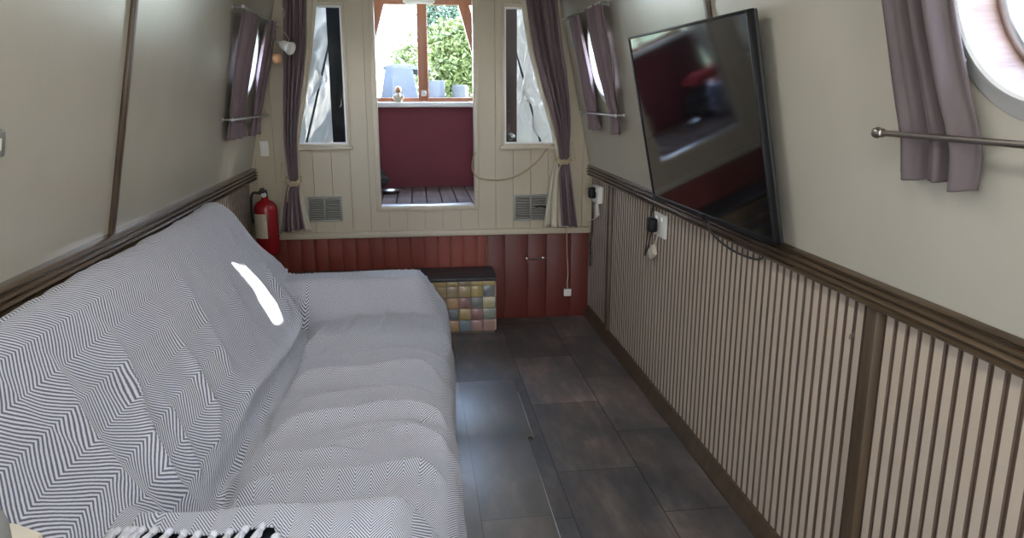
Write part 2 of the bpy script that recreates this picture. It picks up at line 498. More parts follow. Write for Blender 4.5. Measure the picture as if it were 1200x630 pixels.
# dark red hatch door on the right with its bar handle
bm = bmesh.new(); x = .412; k = 0
for wdt in (.105, .14, .115, .15, .115):
    span(bm, x+.001, min(x+wdt-.001, 1.05), D+.008, D+.024, .001, .530, .002); x += wdt
door = struct('door_1', bm, M['darkred'], label='dark red boarded cupboard door low on the right of the bulkhead')
bm = bmesh.new()
add_tube(bm, smooth_path([(.655, D+.01, .372), (.655, D-.012, .374), (.668, D-.018, .375), (.742, D-.018, .375), (.755, D-.012, .374), (.755, D+.01, .372)], 4), .0035, 8)
span(bm, .645, .664, D+.004, D+.009, .362, .384, .002); span(bm, .746, .765, D+.004, D+.009, .362, .384, .002)
obj('door_handle', bm, M['nickel'], door)
# base band of the cream part
bm = bmesh.new(); span(bm, -.93, 1.03, D-.022, D+.014, .531, .566, .004)
trim(bm, M['creamtrim'], 'cream ledge along the foot of the boarded bulkhead')
# frames
def frame_rect(bm, H, w, y0, y1, bev=.003):
    x0, x1, z0, z1 = H
    span(bm, x0-w, x0, y0, y1, z0-w, z1+w, bev); span(bm, x1, x1+w, y0, y1, z0-w, z1+w, bev)
    span(bm, x0, x1, y0, y1, z0-w, z0, bev); span(bm, x0, x1, y0, y1, z1, z1+w, bev)
bm = bmesh.new(); frame_rect(bm, OPEN, .026, D-.014, D+.002); frame_rect(bm, (OPEN[0], OPEN[1], OPEN[2], OPEN[3]), .010, D-.002, D+.06)
trim(bm, M['creamtrim'], 'cream frame round the front doorway')
bm = bmesh.new(); span(bm, OPEN[0]+.001, OPEN[1]-.001, D+.004, D+.062, OPEN[2]-.006, OPEN[2]+.006, .003)
trim(bm, M['chrome'], 'pale metal threshold strip of the front doorway')
for i, H in enumerate((WIN_L, WIN_R)):
    w = struct_empty('window_%d' % (i+1), ['left', 'right'][i]+' tall side window of the front bulkhead')
    bm = bmesh.new(); frame_rect(bm, H, .016, D-.010, D+.002, .002)
    span(bm, H[0]-.03, H[1]+.03, D-.030, D+.002, H[2]-.028, H[2]-.012, .004)
    obj('window_frame', bm, M['creamtrim'], w)
    bm = bmesh.new(); frame_rect(bm, (H[0]+.010, H[1]-.010, H[2]+.010, H[3]-.010), .010, D+.004, D+.026, 0)
    obj('sash', bm, M['white'], w)
    bm = bmesh.new(); span(bm, H[0]+.01, H[1]-.01, D+.013, D+.017, H[2]+.01, H[3]-.01)
    obj('pane', bm, M['glass'], w)

# portholes
def porthole(n, fr, label):
    w = struct_empty('window_%d' % n, label)
    bm = bmesh.new()
    add_lathe(bm, [(.176, -.012), (.176, .010), (.181, .014), (.190, .012), (.197, .007), (.210, .006), (.2175, .003), (.2175, -.0005), (.197, -.0005)], fr, 72, closed=True)
    obj('ring', bm, M['satin'], w)
    bm = bmesh.new()
    for k in range(6):
        th = 2*PI*k/6+PI/6+.05
        add_lathe(bm, [(0, .0115), (.003, .011), (.0055, .008), (.006, .006)], fr @ Matrix.Translation((.2045*math.cos(th), .2045*math.sin(th), 0)), 12)
    obj('screw', bm, M['chrome'], w)
    bm = bmesh.new(); add_lathe(bm, [(.179, -.085), (.177, .004)], fr, 72); add_lathe(bm, [(.205, -.085), (.2, -.01)], fr, 72)
    obj('lining', bm, M['lining_wood'], w)
    bm = bmesh.new()
    add_lathe(bm, [(.160, -.095), (.160, -.064), (.166, -.060), (.179, -.060), (.21, -.085), (.21, -.095)], fr, 72, closed=True)
    obj('rim', bm, M['chrome'], w)
    bm = bmesh.new(); add_lathe(bm, [(0, -.086), (.165, -.086), (.165, -.080), (0, -.080)], fr, 64)
    obj('pane', bm, M['glass'], w)
n = 3
for y, l in zip(PORT_R, ('porthole in the right side behind the viewer', 'bright porthole in the right side nearest the viewer', 'curtained porthole far along the right side')):
    porthole(n, frame_R(y, 1.515), l); n += 1
for y, l in zip(PORT_L, ('porthole in the left side behind the viewer', 'uncurtained porthole near on the left side', 'curtained porthole far along the left side')):
    porthole(n, frame_L(y, 1.515), l); n += 1

# ------------------------------------------------------------------ front well deck beyond the doorway
YB = 5.28
bm = bmesh.new(); x = -.95
while x < 1.05:
    y = D+.07
    while y < YB:
        span(bm, x+.002, x+.088, y+.002, min(y+.30, YB)-.002, .685, .712, .004); y += .30
    x += .092
struct('floor_deck', bm, M['deckplank'], label='grey brown slatted boards of the front deck')
bm = bmesh.new(); span(bm, -.95, 1.05, D+.07, YB+.02, .65, .684); span(bm, -.95, 1.05, D+.03, D+.07, .0, .684)
struct('floor_deck_base', bm, M['blackmat'])
bm = bmesh.new(); add_prism(bm, [(-.56, .68), (.69, .68), (.64, 1.262), (-.51, 1.262)], Matrix.Translation((0, YB+.04, 0)) @ Matrix(((1, 0, 0), (0, 0, -1), (0, 1, 0))).to_4x4(), .04)
wdf = struct('wall_deck_front', bm, M['maroon'], label='maroon panel across the front of the deck')
for sx, l in ((-1, 'left'), (1, 'right')):
    bm = bmesh.new()
    add_prism(bm, [(.06+sx*1.0, D+.03), (.06+sx*.62, YB+.04), (.06+sx*.66, YB+.04), (.06+sx*1.04, D+.03)], Matrix.Translation((0, 0, .1)), .90)
    struct('wall_deck_'+l, bm, M['maroon'])
bm = bmesh.new(); span(bm, -.47, .60, YB-.05, YB+.05, 1.262, 1.296, .006)
trim(bm, M['white'], 'white sill under the slope sided front windows')
# slope-sided window board of orange-brown timber
cx = .066
def cr(z, e=0): return .245+(1.93-z)*.29+e
w = struct_empty('window_9', 'orange brown framed slope sided window at the front of the deck')
FR = Matrix.Translation((0, YB+.02, 0)) @ Matrix(((1, 0, 0), (0, 0, -1), (0, 1, 0))).to_4x4()   # poly (x, z) extruded towards -y
bm = bmesh.new()
for s in (-1, 1):
    add_prism(bm, [(cx+s*cr(1.30), 1.297), (cx+s*cr(1.93), 1.932), (cx+s*cr(1.93, .075), 1.932), (cx+s*cr(1.30, .075), 1.297)][::s], FR, .045, 0, .004)
add_prism(bm, [(cx-.39, 1.93), (cx+.39, 1.93), (cx+.33, 2.02), (cx-.33, 2.02)], FR, .045, 0, .004)
add_prism(bm, [(cx-.5, 1.297), (cx+.5, 1.297), (cx+.495, 1.325), (cx-.495, 1.325)], FR, .03, 0, .003)
obj('window_frame', bm, M['orange'], w)
bm = bmesh.new(); span(bm, cx-.034, cx+.034, YB-.032, YB+.022, 1.298, 1.935, .004)
obj('mullion', bm, M['orange'], w)
for s in (-1, 1):
    bm = bmesh.new(); e = .0345*s
    add_prism(bm, [(cx+e, 1.32), (cx+s*cr(1.32, .01), 1.32), (cx+s*cr(1.935, .01), 1.935), (cx+e, 1.935)], FR, .004)
    obj('pane', bm, M['glass'], w)
bm = bmesh.new(); span(bm, cx-.016, cx+.016, YB-.046, YB-.032, 1.335, 1.375, .004); span(bm, cx-.006, cx+.022, YB-.054, YB-.046, 1.35, 1.362, .003)
obj('latch', bm, M['whiteplastic'], w)
# cover over the deck: cloudy plastic sides, canvas top
def cover_side(s):
    nu, nv = 70, 70; P = np.zeros((nu, nv, 3))
    for i in range(nu):
        t = i/(nu-1)                                # along y
        for j in range(nv):
            q = j/(nv-1); z = 1.98-q*(1.98-.98)
            hb = .70+(1.98-z)*.27; hf = .335+(1.98-z)*.30
            hx = hb*(1-t)+hf*t
            y = D+.035+t*(YB-D-.02)
            c = noise.noise(Vector((y*5, z*3.2+s*7, s*3.1)))*.045+abs(noise.noise(Vector((y*9+z*5, z*4-y*6, s*5+2))))*.07
            P[i, j] = (cx-.01+s*(hx-c*math.sin(PI*t)), y, z)
    return P
cov = thing('deck_cover', 'crumpled cloudy plastic and canvas cover stretched over the front deck', 'cover', (cx, D+.04, .98))
for s in (-1, 1):
    grid_mesh('plastic_side', cover_side(s), M['pvc'], cov)
    bm = bmesh.new()
    y = D+.5
    pts = [(cx+s*(.335*.52+.70*.48+(1.98-z)*.285-.03), y, z) for z in np.linspace(1.97, 1.0, 14)]
    add_tube(bm, pts, .007, 8)
    obj('seam', bm, M['blackmat'], cov)
P = np.zeros((12, 24, 3))
for i in range(12):
    t = i/11; hb = .70*(1-t)+.335*t
    for j in range(24):
        q = j/23*2-1; P[i, j] = (cx-.01+q*hb, D+.035+t*(YB-D+.0), 1.98+.05*(1-q*q)+.004*noise.noise(Vector((i, j*.6, 0))))
grid_mesh('canvas_top', P, mat('pale_canvas', (.55, .53, .47), .8), cov)
# front doors folded back against the outside of the bulkhead
def leaf(num, hx, s, m, label):
    d = struct_empty('door_%d' % num, label)
    a = math.radians(27); ux = Vector((s*math.cos(a), math.sin(a), 0)); un = Vector((-s*math.sin(a), math.cos(a), 0))*1.0
    R = Matrix((ux, un, Vector((0, 0, 1)))).transposed().to_4x4(); T = Matrix.Translation((hx, D+.055, 0)) @ R
    bm = bmesh.new(); span(bm, 0, .272, -.015, .015, .73, 1.90, .003, 0, T)
    span(bm, .05, .225, -.019, -.013, 1.25, 1.82, .002, 0, T); span(bm, .05, .225, -.019, -.013, .80, 1.17, .002, 0, T)
    obj('door_leaf', bm, m, d)
    return d, T
leaf(2, OPEN[0]-.025, -1, mat('satin_black_door', (.006, .006, .007), .55, var=.1, spec=.15), 'glossy black front door folded outwards on the left')
d3, T3 = leaf(3, OPEN[1]+.025, 1, wood('dark_brown_door', (.04, .018, .012), (.07, .03, .02), .3, 2), 'dark brown front door folded outwards on the right')
bm = bmesh.new()
add_lathe(bm, [(0, .032), (.010, .031), (.016, .025), (.018, .018), (.012, .010), (.009, .006), (.022, .004), (.024, 0)], T3 @ Matrix.Translation((.225, -.016, 1.10)) @ Matrix.Rotation(PI/2, 4, 'X'), 24)
obj('door_knob', bm, M['chrome'], d3)

# small things on the deck
t = thing('metal_dish', 'small shiny metal dish on the deck just inside the doorway', 'dish', (-.18, 4.92, .712))
bm = bmesh.new()
add_lathe(bm, [(0, .002), (.035, .002), (.045, .006), (.058, .022), (.066, .024), (.066, .021), (.060, .019), (.047, .001), (.034, 0), (0, 0)], Matrix.Translation((-.165, 4.94, .7125)), 32)
obj('bowl', bm, M['chrome'], t)
t = thing('cloth_figurine', 'small cream figurine on the white sill at the front window', 'figurine', (-.115, YB-.035, 1.296))
FG = Matrix.Translation((-.105, YB-.03, 1.296))
bm = bmesh.new(); add_lathe(bm, [(0, 0), (.020, 0), (.026, .010), (.027, .030), (.020, .050), (.012, .060), (0, .062)], FG, 20)
add_tube(bm, [(-.128, YB-.03, 1.34), (-.138, YB-.045, 1.325), (-.132, YB-.055, 1.312)], [.009, .008, .006], 8)
add_tube(bm, [(-.082, YB-.03, 1.34), (-.072, YB-.045, 1.325), (-.078, YB-.055, 1.312)], [.009, .008, .006], 8)
obj('body', bm, M['lining'], t)
bm = bmesh.new(); add_lathe(bm, [(0, .060), (.012, .061), (.021, .070), (.023, .082), (.018, .096), (.008, .104), (0, .105)], FG, 20)
obj('head', bm, M['peach'], t)
bm = bmesh.new()
span(bm, -.055, .155, YB-.085, YB-.03, 1.936, 1.985, .008); 
lt = thing('strip_light', 'white strip light box at the top of the front window', 'lamp', (.05, YB-.06, 1.936))
obj('housing', bm, M['whiteplastic'], lt)
bm = bmesh.new(); span(bm, -.04, .14, YB-.078, YB-.036, 1.930, 1.937, .002)
obj('diffuser', bm, M['white'], lt)
def crumple(name, c, s, m, label, cat, seed):
    bm = bmesh.new(); bmesh.ops.create_icosphere(bm, subdivisions=5, radius=1)
    for v in bm.verts:
        d = v.co.normalized(); n_ = noise.noise(d*2.2+Vector((seed, 0, 0)))*.28+noise.noise(d*5+Vector((0, seed, 0)))*.14+abs(noise.noise(d*8+Vector((0, 0, seed))))*.10
        q = d*(1+n_); q.z = max(q.z, -.75)
        v.co = Vector((c[0]+q.x*s[0], c[1]+q.y*s[1], c[2]+(q.z+.75)*s[2]))
    return tag(obj(name, bm, m), label, cat)
crumple('black_bag', (-.36, 5.06, .713), (.15, .16, .105), M['blackmat'], 'slumped black bag at the left of the front deck', 'bag', 1.3)
crumple('folded_jacket', (-.36, 5.06, .935), (.11, .10, .045), M['bagred'], 'crumpled red jacket on top of the black bag', 'jacket', 4.1)
crumple('patterned_cloth', (-.335, 4.83, .713), (.055, .07, .13), M['bagblue'], 'crumpled blue and white cloth beside the black bag', 'cloth', 8.4)
crumple('green_bag', (-.43, 4.62, .713), (.10, .12, .11), M['baggreen'], 'green bag slumped on the deck boards', 'bag', 6.2)

# ------------------------------------------------------------------ outside
bm = bmesh.new(); span(bm, -80, 80, 5.9, 120, -.6, -.4)
span(bm, -80, -1.6, -40, 5.9, -.6, -.4); span(bm, 1.7, 80, -40, 5.9, -.6, -.4)
struct('ground', bm, M['grass'])
def tree(name, base, crown, label, cat, m, nl, seed, ls=.16):
    t = thing(name, label, cat, base, 'trees beyond the boat'); rnd = random.Random(seed)
    bm = bmesh.new()
    (X, Y, Z), (rx, ry, rz) = crown
    add_tube(bm, [(base[0], base[1], base[2]), (base[0]+.05, base[1], (base[2]+Z)*.5), (X, Y, Z)], [.16, .12, .05], 10)
    for k in range(7):
        a = rnd.uniform(0, 2*PI)
        add_tube(bm, [(X, Y, Z-rz*.5), (X+math.cos(a)*rx*.7, Y+math.sin(a)*ry*.7, Z+rnd.uniform(-.1, .7)*rz)], [.05, .012], 6)
    obj('trunk', bm, M['bark'], t)
    bm = bmesh.new()
    for k in range(nl):
        d = Vector((rnd.gauss(0, 1), rnd.gauss(0, 1), rnd.gauss(0, 1))).normalized()
        r = rnd.uniform(.55, 1.0)*(1+.35*noise.noise(d*2.5+Vector((seed, 0, 0))))
        p = Vector((X+d.x*rx*r, Y+d.y*ry*r, Z+d.z*rz*r))
        e1 = Vector((rnd.uniform(-1, 1), rnd.uniform(-1, 1), rnd.uniform(-1, .2))).normalized()*ls*rnd.uniform(.6, 1.3)
        e2 = e1.cross(Vector((rnd.uniform(-1, 1), rnd.uniform(-1, 1), rnd.uniform(-1, 1)))).normalized()*ls*.35
        bm.faces.new([bm.verts.new(q) for q in (p-e1, p+e2, p+e1, p-e2)])
    me = bpy.data.meshes.new('foliage'); bm.to_mesh(me); bm.free()
    finish('foliage', me, m, t)
tree('willow_tree', (2.6, 42, -.4), ((2.5, 42, 3.0), (2.1, 1.8, 2.1)), 'rounded pale green tree seen through the right front pane', 'tree', M['leaf'], 9000, 3, .20)
tree('poplar_tree', (1.75, 52, -.4), ((1.9, 52, 6.4), (1.5, 1.4, 1.9)), 'taller blue green tree behind the rounded one', 'tree', M['leafb'], 2600, 9, .20)
tree('bush', (.1, 38, -.4), ((-.1, 38, 2.4), (1.2, 1.0, 1.7)), 'thin bush seen through the left front pane', 'tree', M['leaf'], 1900, 5, .15)
tree('hedge_tree', (6.5, 46, -.4), ((6.4, 46, 3.0), (2.4, 2, 3.2)), 'broad green tree far off to the right', 'tree', M['leaf'], 3000, 12)
for i, (a, b, l) in enumerate((((9, 8, 1.2), (2.2, 2.4, 2.4), 'tree outside the nearest right porthole'), ((10, 2, 1.2), (2.2, 2.4, 2.0), 'tree outside behind the right side'))):
    tree('bank_tree', (a[0], a[1], -.4), (a, b), l, 'tree', M['leafb'], 1500, 20+i)
bt = thing('moored_boat', 'moored boat with a pale blue cover seen through the left front pane', 'boat', (-.5, 22, -.4))
BM = Matrix.Translation((-.42, 23, 0)) @ Matrix(((1, 0, 0), (0, 0, -1), (0, 1, 0))).to_4x4()
bm = bmesh.new(); add_prism(bm, [(-.62, .9), (.62, .9), (.40, 2.1), (-.40, 2.1)], BM, -4, 0, .03)
obj('cover', bm, M['tarp'], bt)
bm = bmesh.new(); add_prism(bm, [(-.50, 2.09), (.95, 2.02), (.9, 2.12), (0, 2.22), (-.42, 2.17)], BM, -6, 0, .02)
obj('roof', bm, mat('pale_boat_roof', (.05, .052, .055), .6), bt)
bm = bmesh.new(); add_prism(bm, [(-.9, -.39), (.9, -.39), (1.0, .95), (-1.0, .95)], BM, -9, 0, .05); span(bm, .45, .95, 23.6, 30, .9, 1.75, .03)
obj('hull', bm, M['hull'], bt)
bl = thing('pale_barrel', 'pale concrete post standing beyond the right front pane', 'post', (1.45, 24, -.4))
bm = bmesh.new(); add_lathe(bm, [(0, -.4), (.26, -.4), (.26, 1.55), (.22, 1.62), (0, 1.63)], Matrix.Translation((1.45, 24, 0)), 24)
obj('post_body', bm, M['concrete'], bl)

# ------------------------------------------------------------------ throw and sofa
prof = [(-.868, .74), (-.872, .82), (-.868, .875), (-.850, .908), (-.812, .924), (-.770, .910), (-.728, .858), (-.675, .778), (-.605, .664), (-.540, .560), (-.502, .492),
        (-.475, .450), (-.445, .444), (-.40, .456), (-.30, .468), (-.15, .472), (-.02, .466), (.045, .452), (.085, .425), (.104, .375), (.109, .28), (.106, .16), (.104, .04)]
pp = smooth_path([(x, 0, z) for x, z in prof], 24)
seg = np.array([(p.x, p.z) for p in pp]); cum = np.concatenate([[0], np.cumsum(np.hypot(*(np.diff(seg, axis=0).T)))])
NU = 190; uu = np.linspace(0, cum[-1], NU)
PX = np.interp(uu, cum, seg[:, 0]); PZ = np.interp(uu, cum, seg[:, 1])
def sst(a, b, x): 
    t = np.clip((x-a)/(b-a), 0, 1); return t*t*(3-2*t)
front = sst(.088, .112, PX)*(PZ < .45)              # hanging front
HA = .60-.115*sst(-.035, .09, PX)
HAT = np.where(PZ < .44, np.where(PX > .05, PZ+(.485-.44)*np.clip(PZ/.44, 0, 1)**1.0, HA), HA)
HAT = np.where((PX > .05), PZ+np.maximum(0, HA-.452)*np.clip((PZ-.05)/.40, 0, 1), HAT)
Y0, Y1 = 1.128, 3.245; RAD = .055; ARC = RAD*PI/2
def edge_near(x, u):
    """where the near hem ends: positive on top of the arm, negative hanging down its outer side"""
    hem = -.30
    a = sst(-.60, -.53, x)*(1-sst(-.25, -.18, x))
    return hem*(1-a)+a*(.142+.008*math.sin(x*23)+.010*math.sin(x*9+1))
NV0, NV1, NV2 = 44, 250, 36
Pth = np.zeros((NU, NV0+NV1+NV2, 3)); UVt = np.zeros((NU, NV0+NV1+NV2, 2))
for i in range(NU):
    yend = Y1-.115*float(sst(.63, .76, PZ[i]))*(1 if PX[i] < -.5 else 0)
    ys0 = Y0-.06*float(sst(.62, .80, PZ[i]))*(1 if PX[i] < -.5 else 0)
    e0 = edge_near(PX[i], uu[i]); e1 = .050+.004*math.sin(i*.31)
    PT = .26
    near = np.linspace(e0, PT, NV0, endpoint=False)
    L = yend-ys0
    # flat parameter p measured from the outer face of the near arm; ARC long corner, then flat
    far_p = np.linspace(e1, PT, NV2, endpoint=False)[::-1]
    mid_a, mid_b = ys0+RAD+(PT-ARC), yend-RAD-(PT-ARC)
    mids = np.linspace(mid_a, mid_b, NV1)
    cols = []
    for p in near:
        if p >= ARC: y, dr = ys0+RAD+(p-ARC), 0
        elif p >= 0: th = p/RAD; y, dr = ys0+RAD-RAD*math.cos(th), RAD-RAD*math.sin(th)
        else: y, dr = ys0-.10*p*0, RAD-p
        cols.append((y, dr, p))
    for y in mids: cols.append((y, 0, y-ys0-RAD+ARC))
    vend = cols[-1][2]+PT
    for p in far_p:
        if p >= ARC: y, dr = yend-RAD-(p-ARC), 0
        elif p >= 0: th = p/RAD; y, dr = yend-RAD+RAD*math.cos(th), RAD-RAD*math.sin(th)
        else: y, dr = yend, RAD-p
        cols.append((y, dr, vend-p))
    for j, (y, dr, v) in enumerate(cols):
        A = 1-float(sst(1.295, 1.41, y)) + float(sst(2.945, 3.085, y))
        z = PZ[i]+A*max(0.0, HAT[i]-PZ[i])
        # soft shoulder where the arm meets the back
        xx = PX[i]
        if z > PZ[i] and PX[i] < -.45: xx = PX[i]+.0*A
        xx += .031*(y-2.45)*(xx+.85)/.95
        Pth[i, j] = (xx, y, max(.03, z-dr)); UVt[i, j] = (uu[i], v)
# make the stretch on the arms' inner faces follow the cloth
ref = np.argmin(np.abs(PX-(-.2)))
dl = np.linalg.norm(np.diff(Pth[ref], axis=0), axis=1); vv = np.concatenate([[0], np.cumsum(dl)])
j0 = NV0+5
UVt[:, j0:, 1] = vv[j0:][None, :]-vv[j0]+UVt[:, j0:j0+1, 1]
def grid_normals(P):
    du = np.gradient(P, axis=0); dv = np.gradient(P, axis=1)
    n = np.cross(dv, du); n /= (np.linalg.norm(n, axis=2, keepdims=True)+1e-9); return n
N = grid_normals(Pth)
if N[ref, 150, 2] < 0: N = -N
def poly_dist(P, pts):
    """distance to a polyline and the position along it"""
    best = np.full(P.shape[:2], 9.0); par = np.zeros(P.shape[:2]); side = np.zeros(P.shape[:2])
    flatP = P.reshape(-1, 3)
    pts = [flatP[int(np.argmin(((flatP-np.array(p))**2).sum(1)))] for p in pts]      # lie on the cloth
    pts = np.array([list(p) for p in smooth_path(pts, 8)])
    for k in range(len(pts)-1):
        a, b = pts[k], pts[k+1]; ab = b-a
        t = np.clip(((P-a)@ab)/(ab@ab), 0, 1); q = a+t[..., None]*ab
        d = np.linalg.norm(P-q, axis=2); m = d < best
        best = np.where(m, d, best); par = np.where(m, (k+t)/(len(pts)-1), par)
        side = np.where(m, np.cross(np.broadcast_to(ab, P.shape), P-q)[..., 2], side)
    return best, par, np.sign(side)
disp = np.zeros(Pth.shape[:2])
def ridge(pts, amp, w, w2=None, taper=True):
    """raised fold; w2 = width of the gentle side (to the right of the line's direction)"""
    global disp
    d, t, s = poly_dist(Pth, pts)
    ww = np.where(s > 0, w, w2) if w2 else w
    f = amp*np.exp(-(d/ww)**1.35)
    if taper: f = f*np.clip(np.sin(PI*np.clip(t, .02, .98))*1.6, 0, 1)
    disp += f
bz = lambda x: float(np.interp(x, PX[:110], PZ[:110]))
# long fold down the back, then a second, weaker one
ridge([(-.719, 1.75, .85), (-.676, 1.69, .78), (-.636, 1.63, .72), (-.594, 1.57, .655), (-.562, 1.54, .605), (-.521, 1.52, .545), (-.487, 1.545, .49), (-.465, 1.575, .455)], .024, .028)
ridge([(-.658, 2.02, .755), (-.602, 1.95, .67), (-.564, 1.906, .612), (-.527, 1.866, .556), (-.504, 1.786, .522), (-.49, 1.756, .501)], .022, .026)
ridge([(-.72, 2.25, .85), (-.65, 2.2, .75), (-.57, 2.12, .62), (-.52, 2.02, .54)], .016, .035)
ridge([(-.70, 2.62, .82), (-.62, 2.52, .70), (-.55, 2.42, .58)], .013, .04)
ridge([(-.74, 2.95, .88), (-.66, 2.80, .755), (-.58, 2.68, .62)], .010, .035)
ridge([(-.73, 1.50, .86), (-.65, 1.42, .74), (-.57, 1.40, .61), (-.50, 1.43, .50)], .016, .035)
ridge([(-.60, 1.72, .66), (-.54, 1.66, .56), (-.49, 1.62, .49)], .014, .018)
# tucked roll between the back and the seat
ridge([(-.585, 3.0, .64), (-.545, 2.97, .585), (-.505, 2.93, .52), (-.475, 2.82, .475), (-.472, 2.70, .465), (-.478, 2.58, .465), (-.487, 2.42, .475), (-.495, 2.28, .48), (-.51, 2.12, .50), (-.50, 1.95, .485), (-.50, 1.8, .485)], .036, .030)
ridge([(-.62, 2.98, .69), (-.575, 2.93, .62), (-.53, 2.88, .55), (-.50, 2.78, .50)], .020, .017)
crease = [(-.50, 3.02, .50), (-.461, 2.957, .46), (-.436, 2.80, .45), (-.436, 2.68, .45), (-.438, 2.547, .45), (-.448, 2.256, .45), (-.466, 2.107, .45), (-.452, 1.933, .45), (-.464, 1.811, .45), (-.474, 1.711, .45), (-.458, 1.583, .45)]
ridge(crease, -.036, .017, None, False)
z = .466
def seat(p, amp, w, w2): ridge([(a, b, z) for a, b in p], amp, w, w2)
seat([(-.43, 2.22), (-.371, 2.290), (-.307, 2.303), (-.177, 2.293), (-.069, 2.333), (.015, 2.346), (.083, 2.275)], 0.035, 0.018, .050)
seat([(-.44, 1.80), (-.38, 1.908), (-.284, 1.949), (-.181, 1.963), (-.111, 1.994), (-.039, 1.997), (.046, 1.974), (.09, 1.92)], 0.041, 0.015, .050)
seat([(-.42, 1.70), (-.383, 1.735), (-.311, 1.745), (-.229, 1.748), (-.15, 1.746)], 0.026, 0.014, .035)
seat([(-.25, 1.80), (-.159, 1.819), (-.083, 1.849), (-.015, 1.866), (.052, 1.832), (.09, 1.78)], 0.024, 0.014, .04)
seat([(-.30, 1.84), (-.22, 1.86), (-.12, 1.89), (0, 1.91)], 0.017, 0.014, .03)
seat([(-.44, 1.52), (-.407, 1.568), (-.366, 1.596), (-.293, 1.618), (-.156, 1.616), (-.057, 1.644), (.004, 1.648), (.08, 1.61)], 0.037, 0.014, .045)
seat([(-.43, 2.58), (-.396, 2.633), (-.322, 2.652), (-.167, 2.632), (-.043, 2.685), (.087, 2.72)], 0.030, 0.025, .05)
seat([(-.40, 2.10), (-.28, 2.12), (-.1, 2.15), (.05, 2.14)], 0.017, 0.023, .04)
seat([(-.40, 2.45), (-.25, 2.47), (-.05, 2.5), (.08, 2.48)], 0.017, 0.023, .04)
ridge([(-.129, 2.99, .50), (-.142, 2.90, .475), (-.153, 2.78, .47), (-.15, 2.69, .468)], .012, .016, .016)
ridge([(-.245, 2.97, .49), (-.262, 2.87, .472), (-.30, 2.74, .47)], .010, .016, .016)
ridge([(-.02, 2.97, .48), (-.04, 2.86, .468), (-.05, 2.76, .468)], .009, .018, .018)
ridge([(-.37, 2.96, .48), (-.37, 2.85, .465), (-.40, 2.75, .46)], .012, .016, .016)
# folds running down the front edge
for yy in (1.62, 1.78, 1.93, 2.28, 2.7):
    ridge([(.07, yy+.02, .44), (.108, yy-.02, .36), (.116, yy-.06, .24), (.116, yy-.09, .1)], .010, .02)
for i in range(NU):
    for j in range(Pth.shape[1]):
        p = Pth[i, j]
        k = .009*noise.noise(Vector((p[0]*5, p[1]*4, p[2]*5))) + .0055*noise.noise(Vector((p[0]*6+p[1]*3, p[1]*13, p[2]*6)))+.0025*noise.noise(Vector((p[0]*19, p[1]*24, p[2]*19)))
        disp[i, j] += k
lim = np.clip((Pth[..., 0]+.905)/.05, .05, 1)        # keep clear of the side lining
Pth2 = Pth+N*(disp*np.where(Pth[..., 0] < -.80, lim, 1))[..., None]
Pth2[..., 2] = np.maximum(Pth2[..., 2], .02)
throw = thing('throw', 'grey and white herringbone throw with fringed ends draped over the sofa', 'throw', (-.2, 2.2, .46))
cloth = grid_mesh('cloth', Pth2, M['throw'], throw, UVt, angle=180)
# the weave of the seat's length is finer than that of the back's
ic = int(np.argmin(np.abs(PX[:120]-(-.455)))); nvv = Pth2.shape[1]-1
ul = cloth.data.uv_layers[0].data; buf = np.empty(len(ul)*2, dtype=np.float32); ul.foreach_get('uv', buf); buf = buf.reshape(-1, 4, 2)
col_i = np.arange(len(buf))//nvv
buf[col_i >= ic] *= np.array([2.0, 1.42], dtype=np.float32); ul.foreach_set('uv', buf.ravel())
sm = cloth.modifiers.new('thick', 'SOLIDIFY'); sm.thickness = .004; sm.offset = -1
# fringe: knotted tassels along both hems
tas = []
def tassel_mesh(seed):
    rnd = random.Random(seed); bm = bmesh.new()
    add_lathe(bm, [(0, .004), (.0045, .002), (.0065, -.004), (.0055, -.010), (.004, -.013)], None, 10)
    for k in range(5):
        a = 2*PI*k/5; r = .0028
        pts = [(r*math.cos(a)*.6, r*math.sin(a)*.6, -.008)]
        for q in range(1, 5):
            pts.append((r*math.cos(a)*(1+q*.35)+rnd.uniform(-.001, .001), r*math.sin(a)*(1+q*.35)+rnd.uniform(-.001, .001), -.008-q*.014-rnd.uniform(0, .002)))
        add_tube(bm, pts, [.0024, .0027, .0026, .0024, .0016], 6)
    bmesh.ops.recalc_face_normals(bm, faces=list(bm.faces))
    me = bpy.data.meshes.new('tassel'); bm.to_mesh(me); bm.free(); me.materials.append(M['fringe'])
    me.polygons.foreach_set('use_smooth', [True]*len(me.polygons)); return me
TM = [tassel_mesh(k) for k in range(4)]
nt = 0
for end, step in ((0, .0275), (-1, .0275)):
    u = .14
    while u < cum[-1]-.45:
        i = int(np.argmin(np.abs(uu-u))); p = Vector(Pth2[i, end]); q = Vector(Pth2[i, 2 if end == 0 else -3])
        d = (p-q).normalized()
        if end == 0 and p.z > .56: d = Vector((random.uniform(-.45, -.05), -1, -.16)).normalized()      # lying on top of the arm
        else: d = (d*.6+Vector((random.uniform(-.25, .25), (-.1 if end == 0 else .12), -1))).normalized()
        if nt < 100 and not (end == -1 and p.z > .63):
            o = bpy.data.objects.new('tassel', TM[nt % 4]); C.objects.link(o); o.parent = throw
            o.matrix_parent_inverse = Matrix.Translation(-ORG[throw.name])
            nn = Vector(N[i, end]) if end == 0 else Vector((0, .5, .85))
            o.location = p+nn*.004+d*.002
            o.rotation_mode = 'QUATERNION'; o.rotation_quaternion = Vector((0, 0, -1)).rotation_difference(d)
            o.scale = (1.15, 1.15, 1.0); nt += 1
        u += step
